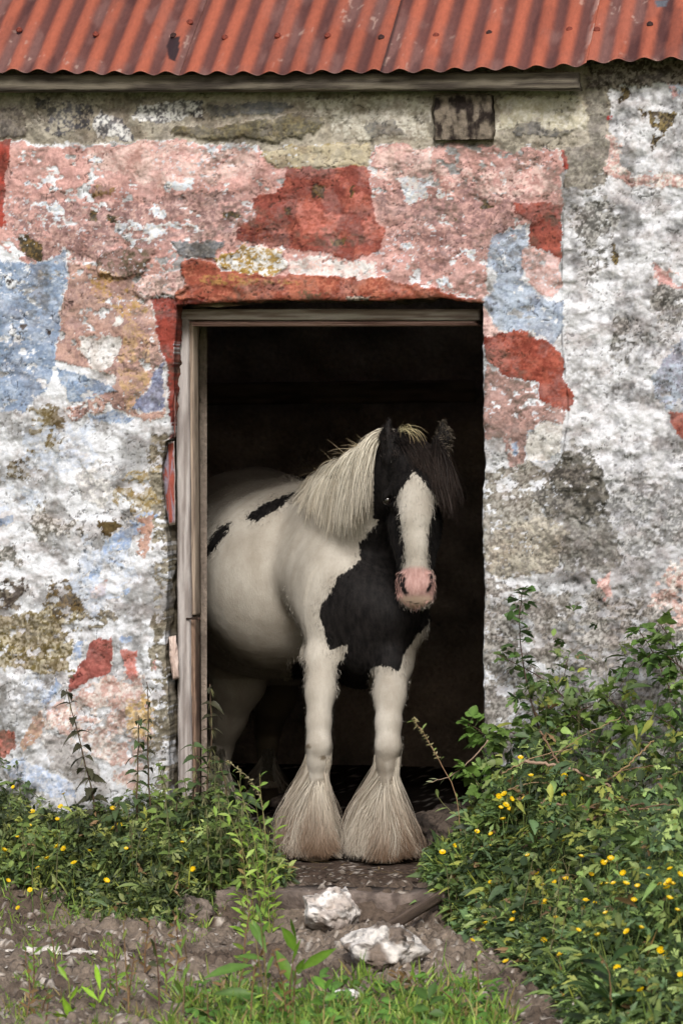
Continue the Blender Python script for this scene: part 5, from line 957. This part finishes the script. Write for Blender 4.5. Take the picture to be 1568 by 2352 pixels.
def leafyplant(name, lb, stems, lv, yd0, seed, c, sc, group=None, cat='wild plant', prof='lance'):
    """stems: picture polylines from the foot up; lv: leaves (foot x, foot y, tip x, tip y, width) in the plane of the plant, each turned a little out of it"""
    r = np.random.default_rng(seed); y = yF(yd0); f0 = W(*stems[0][0], y); f0[2] = float(gz(f0[0], y)); t = thing(name, lb, cat, tuple(f0), group); mb = MB()
    for st in stems:
        P = np.array([W(a_, b_, y) for a_, b_ in st]); P[:, 1] += .02 * r.normal(size=len(P)); P = np.concatenate([[(P[0, 0], P[0, 1], float(gz(P[0, 0], P[0, 1])))], P]); V, Q, T = tube(spline(P, 24) - f0, np.linspace(.0035, .0014, 24), 6); mb.add(V, Q, T, lin(sc))
    mb.build('stem', M_STEM, t); mb = MB(); yy = y
    for (a0, b0, a1, b1, w_) in lv:
        off = .05 * r.normal(); P0_ = W(a0, b0, y) - f0; P1_ = W(a1, b1, y + off) - f0; d = P1_ - P0_; L = np.linalg.norm(d) * 1.04; up = nrm(np.array([.5 * r.normal(), -1.0, .6])); leaves(mb, P0_, d, up, L, w_ / 820 * .92, prof, .10 + .1 * r.random(), .32, lin(c) * r.uniform(.8, 1.25))
    mb.build('foliage', M_LEAF, t); return t
GR1 = 'leafy plants in the foreground'
leafyplant('dock_plant', 'bright dock with a glowing upright leaf before the jagged stone', [[(666, 2330), (670, 2260), (677, 2190)]], [(682, 2192, 647, 2118, 30), (681, 2162, 668, 2098, 15), (685, 2232, 770, 2168, 26), (671, 2264, 634, 2172, 32), (676, 2240, 700, 2190, 14), (668, 2290, 700, 2262, 16), (670, 2215, 690, 2150, 10), (668, 2300, 640, 2262, 16)], 2345, 461, (100, 136, 46), (96, 70, 56), GR1)
leafyplant('dock_plant', 'tall two stemmed dock reaching left with a long pale leaf', [[(616, 2350), (612, 2260), (606, 2170), (600, 2092)], [(600, 2350), (606, 2280), (598, 2200), (585, 2150)]], [(612, 2190, 582, 2102, 24), (594, 2166, 572, 2112, 16), (580, 2218, 470, 2226, 28), (592, 2285, 490, 2266, 24), (610, 2206, 546, 2184, 16), (614, 2310, 560, 2330, 20), (612, 2240, 630, 2180, 14), (602, 2120, 588, 2070, 12), (604, 2110, 622, 2066, 10), (621, 2347, 660, 2292, 18), (600, 2150, 618, 2108, 12)], 2352, 463, (86, 118, 52), (110, 100, 62), GR1)
leafyplant('dock_plant', 'thin stalked plant left of the middle foreground', [[(420, 2350), (420, 2280), (418, 2210), (412, 2130)]], [(420, 2290, 400, 2240, 12), (419, 2250, 436, 2205, 12), (418, 2200, 404, 2160, 10), (416, 2180, 428, 2140, 9), (420, 2320, 440, 2290, 12), (414, 2140, 406, 2108, 8)], 2350, 465, (104, 132, 58), (100, 84, 60), GR1)
leafyplant('dock_plant', 'brown stalk with a dark seed knot in the left dirt', [[(364, 2350), (360, 2280), (360, 2210), (354, 2150)]], [(360, 2222, 340, 2200, 16), (360, 2218, 378, 2196, 16), (356, 2180, 344, 2150, 10), (362, 2260, 350, 2236, 12), (358, 2200, 352, 2168, 9)], 2350, 467, (78, 84, 48), (92, 66, 52), GR1)
leafyplant('dock_plant', 'seedy stalk at the lower edge of the left weeds', [[(296, 2350), (290, 2280), (284, 2210), (278, 2120)]], [(290, 2270, 276, 2240, 9), (288, 2240, 300, 2206, 9), (284, 2200, 274, 2170, 8), (282, 2160, 292, 2130, 8), (279, 2130, 274, 2095, 8)], 2350, 469, (112, 124, 62), (120, 96, 66), GR1)
leafyplant('dock_plant', 'bright narrow leaves standing in the left dirt', [[(226, 2330), (226, 2290), (224, 2262)]], [(226, 2300, 188, 2260, 14), (230, 2275, 219, 2204, 15), (226, 2310, 244, 2262, 12), (226, 2322, 204, 2298, 12)], 2335, 471, (132, 172, 50), (120, 130, 60), GR1)
leafyplant('dock_plant', 'pair of bright slanting leaves near the left edge', [[(162, 2350), (158, 2300), (152, 2250)]], [(156, 2254, 132, 2212, 13), (168, 2352, 144, 2284, 20), (160, 2300, 178, 2262, 12), (160, 2330, 190, 2310, 14), (158, 2340, 120, 2320, 14)], 2350, 473, (130, 170, 50), (112, 120, 58), GR1)
leafyplant('dock_plant', 'broad leaved low plant in the grass right of the docks', [[(742, 2340), (745, 2300), (746, 2270)]], [(746, 2275, 722, 2236, 22), (746, 2275, 764, 2240, 20), (744, 2300, 772, 2282, 22), (744, 2310, 716, 2292, 20), (744, 2330, 778, 2322, 22)], 2350, 475, (100, 142, 54), (104, 100, 58), GR1)
leafyplant('dock_plant', 'dark round leaved clump in the grass under the craggy stone', [[(985, 2340), (985, 2310), (984, 2290)]], [(985, 2300, 950, 2262, 26), (985, 2296, 1000, 2250, 24), (985, 2310, 1024, 2280, 24), (985, 2320, 945, 2310, 24), (985, 2330, 1020, 2325, 24)], 2350, 477, (74, 104, 48), (84, 84, 50), GR1)
dock('long strap leaved plant standing up in the right weeds', [(1322, 2040), (1320, 1980), (1316, 1920), (1312, 1870)], 481, -.9, .16, .024, 5, (92, 124, 56), None, 2.4, .1)
dock('broad leaved plant at the right edge under the bramble', [(1560, 1960), (1555, 1900), (1540, 1850), (1520, 1800)], 483, -.7, .15, .04, 7, (86, 120, 56), None, .8, .4)
dock('big dark dock leaves in the bottom right corner', [(1410, 2330), (1405, 2290), (1400, 2240), (1380, 2200)], 485, yF(2380), .16, .05, 9, (52, 76, 36), None, .7, .4)
for k, (lb, pt, n, L) in enumerate([('dandelion rosette with long toothed leaves at the left edge of the right weeds', (1075, 2075), 9, .17), ('small toothed rosette beside the doorstep end', (1040, 2108), 8, .11), ('toothed leaves among the buttercups in the right weeds', (1215, 2090), 8, .13)]):
    b = gp(*pt); t = thing('dandelion', lb, 'dandelion', tuple(b)); mb = MB(); r = np.random.default_rng(491 + k); a = np.linspace(0, 6.28, n, endpoint=False) + .3 * r.normal(size=n)
    leaves(mb, np.zeros((n, 3)) + (0, 0, .03), np.stack([np.cos(a), np.sin(a) * .8, .75 + .25 * r.random(n)], -1), (0, -.3, 1), L * (.7 + .5 * r.random(n)), L * .27, 'dand', .35, .2, lin((96, 124, 70)) * (.8 + .5 * r.random((n, 1))), 1.5); mb.build('foliage', M_LEAF, t)
r = np.random.default_rng(651)
for k in range(26):                                # thin stalks scattered over the foreground
    bx = [r.uniform(20, 560), r.uniform(560, 700), r.uniform(760, 1160)][(0, 0, 1, 2, 0)[k % 5]]; by = r.uniform(2230, 2400); hh_ = r.uniform(50, 190) * (.6 if bx > 760 else 1); ln_ = r.normal() * 14; nl_ = int(3 + hh_ / 16); dead = r.random() < .3
    lv = []
    for q in range(nl_):
        f = (q + .7) / nl_; x0_ = bx + ln_ * f * f; y0_ = by - hh_ * f; sgn = 1 if (q + k) % 2 else -1; ll = r.uniform(16, 38) * (1.2 - .5 * f); an = r.uniform(.4, 1.3); lv.append((x0_, y0_, x0_ + sgn * ll * math.cos(an), y0_ - ll * math.sin(an), r.uniform(6, 12)))
    leafyplant('willowherb', 'thin stalk with small narrow leaves in the foreground dirt and grass', [[(bx, by), (bx + ln_ * .3, by - hh_ * .5), (bx + ln_, by - hh_)]], lv, by, 652 + k, (124, 100, 66) if dead else [(112, 146, 56), (96, 124, 58), (132, 160, 66)][k % 3], (110, 84, 60), 'thin stalks of the foreground')
r = np.random.default_rng(701)
for k, (x0_, x1_, yt_, sd_k) in enumerate([(598, 545, 1795, 1), (612, 590, 1770, 2), (585, 520, 1850, 3), (628, 640, 1880, 4), (604, 618, 1905, 5), (575, 555, 1900, 6), (622, 604, 1985, 7)]):
    stemplant('willowherb', 'tall bright leafy stem in front of the left corner of the doorway base', 'wild plant', [(x0_, 2140), (x0_ + (x1_ - x0_) * .2, 1.0 * (2140 * .5 + yt_ * .5)), (x1_, yt_)], -.85 - .03 * k, 'herb', 690 + sd_k, .07, .019, int((2140 - yt_) / 17), [(128, 158, 64), (112, 142, 62), (138, 160, 78)][k % 3], (120, 116, 70), .0026, 'bright leafy stems before the doorway corner', .3, .15, .9, alt=True)
for k in range(44):                                # the loose crowd of uprights that breaks the top of the left weeds
    bx = [r.uniform(360, 600), r.uniform(20, 360)][k % 3 == 2]; tp = np.interp(bx, TL[:, 0], TL[:, 1]) - r.uniform(-20, 85) * (1.6 if 380 < bx < 560 else .7); lean = r.normal() * 22
    yy_ = -r.uniform(.15, .75); tp += 60 * (-yy_ - .15); nt_ = r.random() < .6
    stemplant('nettle' if nt_ else 'willowherb', 'nettle in the crowded top of the left weeds' if nt_ else 'pale leafy stem in the crowded top of the left weeds', 'nettle' if nt_ else 'wild plant', [(bx, 2000 + 40 * -yy_), (bx + lean * .2, (2000 + tp) / 2), (bx + lean, tp)], yy_, NT if nt_ else 'herb', 710 + k, r.uniform(.05, .075) if nt_ else .055, r.uniform(.03, .042) if nt_ else .014, int(r.integers(7, 11)), [(72, 92, 52), (92, 112, 58), (110, 132, 66)][int(r.integers(0, 3))], (92, 92, 62), .003, 'crowded nettles of the left weeds' if nt_ else 'crowded leafy stems of the left weeds', .6, .25, .5, alt=not nt_)
for k in range(80):                                # and the same over the right bank
    bx = r.uniform(1020, 1600); yy_ = -r.uniform(.15, 2.2); g0 = HZ + FPX * 1.69 / (D0 + .98 * yy_); hh_ = r.uniform(.16, .34); tp = g0 - hh_ * FPX / (D0 + .98 * yy_) - (60 if yy_ > -.7 else 0); lean = r.normal() * 30
    if yy_ < np.interp(bx, [1000, 1100, 1250, 1330, 1500], [-.7, -1.2, -1.9, -2.6, -3]): continue
    nt_ = r.random() < .35
    stemplant('nettle' if nt_ else 'willowherb', 'nettle standing in the right weed bank' if nt_ else 'long leaved stem standing in the right weed bank', 'nettle' if nt_ else 'wild plant', [(bx, g0 - 10), (bx + lean * .3, (g0 + tp) / 2), (bx + lean, tp)], yy_, NT if nt_ else 'herb', 760 + k, .06 if nt_ else r.uniform(.07, .12), .036 if nt_ else r.uniform(.014, .026), int(r.integers(6, 10)), [(78, 98, 56), (98, 118, 62), (120, 138, 74)][int(r.integers(0, 3))], (98, 92, 64), .0028, 'nettles in the right weed bank' if nt_ else 'long leaved stems in the right weed bank', .5, .2, .8, alt=not nt_)
# brambles over the right bank
for k, (lb, pts, yy, n, bare, r0, c) in enumerate([
    ('bramble shoot climbing highest up the grey wall beside the doorway', [(1275, 1760), (1235, 1660), (1208, 1540), (1200, 1430), (1212, 1350)], (-.30, -.22, -.14, -.12, -.10), 30, .12, .0042, (70, 98, 50)),
    ('dark forked bramble cane crossing the grey wall', [(1400, 1760), (1330, 1650), (1265, 1575), (1200, 1535), (1140, 1500)], (-.30, -.22, -.16, -.12, -.10), 24, .15, .0036, (78, 98, 52)),
    ('bramble arching up at the right edge of the wall', [(1600, 1760), (1560, 1640), (1520, 1540), (1490, 1480), (1462, 1440)], (-.35, -.28, -.2, -.15, -.12), 30, .10, .0040, (84, 112, 52)),
    ('bramble cane leaning in from the right edge', [(1680, 1720), (1620, 1600), (1560, 1530), (1500, 1500), (1450, 1560)], (-.35, -.3, -.22, -.18, -.15), 28, .15, .0038, (74, 100, 50)),
    ('leafy bramble spilling across the doorway corner', [(1190, 1900), (1160, 1800), (1130, 1720), (1100, 1680), (1070, 1660)], (-.35, -.28, -.2, -.15, -.12), 30, .0, .0030, (92, 122, 56)),
    ('bramble low beside the doorway corner', [(1170, 2000), (1140, 1900), (1115, 1830), (1085, 1780), (1060, 1760)], (-.5, -.42, -.35, -.3, -.28), 30, .0, .0030, (98, 126, 60)),
    ('leafy bramble in the middle of the right bank', [(1330, 1960), (1300, 1820), (1240, 1730), (1170, 1680), (1120, 1700)], (-.5, -.4, -.3, -.25, -.2), 40, .0, .0036, (96, 122, 58)),
    ('bramble mound under the right part of the wall', [(1450, 1960), (1420, 1820), (1370, 1720), (1310, 1650), (1250, 1640)], (-.55, -.42, -.32, -.25, -.2), 44, .0, .0036, (104, 126, 60)),
    ('bramble mound near the right edge', [(1600, 1960), (1540, 1820), (1480, 1720), (1430, 1640), (1390, 1600)], (-.6, -.45, -.35, -.25, -.2), 44, .0, .0038, (100, 124, 58)),
    ('bramble filling the right edge below the arching canes', [(1660, 1900), (1620, 1780), (1560, 1690), (1500, 1640), (1440, 1650)], (-.6, -.5, -.4, -.3, -.25), 44, .0, .0038, (88, 116, 54)),
    ('thin bramble runner against the wall between the two climbing shoots', [(1380, 1760), (1350, 1680), (1310, 1610), (1290, 1560), (1300, 1500)], (-.3, -.25, -.18, -.13, -.1), 20, .1, .003, (90, 108, 62)),
    ('sprawling bramble in front of the grey wall foot', [(1250, 1800), (1260, 1700), (1320, 1640), (1400, 1600), (1440, 1560)], (-.35, -.3, -.24, -.18, -.14), 34, .0, .003, (104, 122, 70)),
    ('dense bramble top at the far right edge', [(1640, 1700), (1600, 1600), (1560, 1520), (1545, 1470), (1520, 1430)], (-.3, -.25, -.2, -.16, -.12), 34, .0, .0034, (94, 118, 58)),
    ('pale leaved bramble over the middle of the weed bank', [(1420, 2040), (1400, 1960), (1360, 1880), (1290, 1840), (1220, 1850)], (-.9, -.8, -.7, -.6, -.55), 34, .0, .0032, (104, 128, 66)),
    ('bramble with pale leaves before the right edge', [(1600, 2050), (1560, 1960), (1500, 1880), (1430, 1840), (1380, 1850)], (-1.0, -.85, -.75, -.65, -.6), 34, .0, .0032, (92, 118, 60))]):
    stemplant('bramble', lb, 'bramble', pts, 0, 'bramble', 501 + k, .044, .036, int(n * 1.3), c, (70, 52, 44), r0, 'brambles right of the doorway', .4, bare, .2, True, None, yy, alt=True)
for k, (lb, pts, yy, r0, c) in enumerate([('long bare pinkish cane lying across the right weeds, the lower one', [(1195, 1950), (1290, 1902), (1365, 1880), (1470, 1848), (1600, 1834)], (-.75, -.75, -.7, -.7, -.7), .0052, (128, 98, 84)), ('bare cane lying level across the right weeds', [(1240, 1846), (1330, 1852), (1450, 1862), (1600, 1850)], (-.7, -.68, -.66, -.66), .0042, (140, 112, 96)),
    ('bare pale cane in the brambles above the yellow flowers', [(1205, 1750), (1290, 1762), (1370, 1792), (1400, 1806)], (-.6, -.6, -.6, -.6), .0058, (150, 126, 108)), ('bare cane sloping up to the right among the brambles', [(1330, 1815), (1400, 1790), (1460, 1740), (1500, 1700)], (-.62, -.6, -.6, -.58), .0046, (138, 116, 84)), ('short bare cane hanging in the dark at the right', [(1440, 1870), (1465, 1900), (1490, 1945)], (-.75, -.75, -.8), .0034, (140, 110, 96)), ('thin dead cane crossing under the bramble mound', [(1240, 1680), (1270, 1730), (1300, 1790), (1310, 1830)], (-.6, -.6, -.62, -.62), .0034, (120, 96, 78))]):
    P = spline([W(*p, q - .18) for p, q in zip(pts, yy)], 40); rr2 = np.random.default_rng(k); P = P + .002 * rr2.normal(size=P.shape); V, Q, T = tube(P, np.linspace(r0, r0 * .6, 40), 8); mb = MB(); mb.add(V, Q, T, lin(c))
    for q in range(14): i = int(rr2.integers(2, 38)); d = nrm(rr2.normal(size=3)); V, Q, T = tube([P[i], P[i] + d * .011], [.0016, .0003], 4); mb.add(V, Q, T, lin(c) * .8)
    tag(mb.build('bramble_cane', M_STEM), lb, 'dead cane', 'bare bramble canes')
stemplant('twig', 'dead twig with a pale leaf reaching across the dark doorway', 'twig', [(1120, 1700), (1085, 1742), (1040, 1772), (985, 1792)], -.3, 'herb', 521, .05, .014, 4, (150, 156, 120), (150, 130, 110), .0030, None, .1, .75, 1.5, False, 'lance', alt=True)
stemplant('wild_grass', 'leaning seed head against the dark doorway right of the horse', 'grass plant', [(1062, 1960), (1048, 1830), (1010, 1750), (975, 1690), (950, 1648)], -.35, 'herb', 523, .045, .010, 7, (118, 136, 74), (138, 112, 84), .0022, None, .3, .35, .5, True, 'lance', alt=True, head=70)
stemplant('wild_grass', 'lower leaning stem with pale leaves beside the right foreleg', 'grass plant', [(1120, 1990), (1090, 1900), (1040, 1870), (1000, 1830)], -.5, 'herb', 525, .07, .020, 6, (140, 158, 96), (110, 110, 70), .0022, None, .2, .3, .8, True, 'lance', alt=True)
r = np.random.default_rng(801)
for k in range(16):
    x0_ = r.uniform(1130, 1560); y0_ = r.uniform(1700, 2080); L_ = r.uniform(90, 230); an = r.uniform(-.5, .9) * (1 if r.random() < .6 else -1); x1_ = x0_ + L_ * math.cos(an); y1_ = y0_ - L_ * math.sin(abs(an)) ; yq = -r.uniform(.55, .75) if y0_ < 1850 else -r.uniform(.9, 1.6)
    P = spline([W(x0_, y0_, yq), W((x0_ + x1_) / 2, (y0_ + y1_) / 2 - 10, yq - .04), W(x1_, y1_, yq)], 24) + .0015 * r.normal(size=(24, 3)); V, Q, T = tube(P, np.linspace(.0026, .0012, 24), 6); mb = MB(); mb.add(V, Q, T, lin([(150, 126, 98), (120, 92, 74), (104, 108, 66)][k % 3]))
    tag(mb.build('dead_stalk', M_STEM), 'thin dry stalk tangled in the right weed bank', 'stalk', 'dry stalks in the right weed bank')
# wisps of straw on the doorway floor
mb = MB(); n = 240; xs = r.uniform(-.5, .5, n); ys = r.uniform(-.35, 1.3, n); a = r.random(n) * 6.3; leaves(mb, np.stack([xs, ys, gz(xs, ys) + .008], -1), np.stack([np.cos(a), np.sin(a), .04 * r.normal(size=n)], -1), (0, 0, 1), .03 + .05 * r.random(n), .0025, 'blade', 0, .2, lin((150, 130, 92)) * (.6 + .6 * r.random((n, 1))))
tag(mb.build('straw', M_STEM), 'wisps of straw scattered on the doorway floor', 'straw', kind='stuff')
# foreground grass and sparse blades over the dirt: stuff
def grass(label, seed, n, xr, yr, hh, wd, dens=None, tint=(1, 1, 1)):
    r = np.random.default_rng(seed); xd = r.uniform(*xr, n); yd = r.uniform(*yr, n)
    if dens is not None: k = r.random(n) < dens(xd, yd); xd = xd[k]; yd = yd[k]; n = len(xd)
    dep = FPX * (EYE + .1) / (yd - HZ); p = CAM + (FV + RV * ((xd - 784) / FPX)[:, None]) * dep[:, None]; z = gz(p[:, 0], p[:, 1]); b = np.stack([p[:, 0], p[:, 1], z - .003], -1)
    d = nrm(np.stack([.45 * r.normal(size=n), .45 * r.normal(size=n), 1 + 0 * z], -1)); up = nrm(np.stack([r.normal(size=n), r.normal(size=n), .2 + 0 * z], -1)); L = hh * (.35 + r.random(n) ** 1.5); base = np.array([lin(c) for c in ((132, 158, 66), (112, 142, 58), (150, 166, 86), (92, 120, 56), (150, 134, 88))])
    c = base[r.choice(5, n, p=[.26, .24, .14, .20, .16])] * (.7 + .6 * r.random((n, 1))) * np.array(tint); mb = MB(); leaves(mb, b, d, up, L, wd * (.6 + .8 * r.random(n)), 'blade', .5 * r.random(n), .2, c, 1.1)
    return tag(mb.build('grass', M_LEAF), label, 'grass', kind='stuff')
blob = lambda x, y: fbm2(x / 60, y / 26, 3, 44)
grass('bright green grass along the bottom of the picture', 601, 26000, (380, 1180), (2215, 2560), .085, .0062, lambda x, y: sst(2240, 2370, y + 190 * (blob(x, y) - .5) + 25 * np.exp(-((x - 800) / 200) ** 2) * 0 - 40 * (x > 1050)) * (blob(x, y) > .36))
grass('thin grass over the dirt at the bottom left', 603, 16000, (-60, 480), (2110, 2560), .045, .0042, lambda x, y: np.clip(sst(.46, .62, blob(x, y)) * .55 + sst(2300, 2400, y) * sst(.4, .55, blob(x, y)), 0, 1), (.95, .95, .9))
grass('grassy fringe at the foot of the left weeds', 605, 5000, (-60, 640), (2050, 2150), .07, .004, lambda x, y: np.exp(-((y - np.interp(x, FL[:, 0], FL[:, 1])) / 18) ** 2) * .9, (.7, .8, .75))
grass('grassy fringe at the edge of the right weeds', 607, 5000, (990, 1340), (2060, 2420), .06, .004, lambda x, y: np.exp(-((y - np.interp(x, FR[:, 0], FR[:, 1])) / 16) ** 2) * .9, (.8, .9, .8))
# small broad leaves among the foreground grass
r = np.random.default_rng(611); n = 900; xd = r.uniform(420, 1150, n); yd = r.uniform(2250, 2480, n); k = r.random(n) < sst(2240, 2330, yd); xd, yd = xd[k], yd[k]; n = len(xd)
b = np.array([gp(a, c_, .01 + .03 * r.random()) for a, c_ in zip(xd, yd)]); az = r.random(n) * 6.3; mb = MB(); leaves(mb, b, np.stack([np.cos(az), np.sin(az), .5 + .4 * r.normal(size=n)], -1), nrm(np.stack([.4 * r.normal(size=n), -.4 + 0 * az, 1 + 0 * az], -1)), .03 + .035 * r.random(n), .016 + .016 * r.random(n), 'ovate', .3, .2, lin((92, 132, 58)) * (.65 + .6 * r.random((n, 1))))
tag(mb.build('clover_leaves', M_LEAF), 'small broad leaves mixed into the foreground grass', 'weeds', kind='stuff')
print('plants', time.time() - T0)
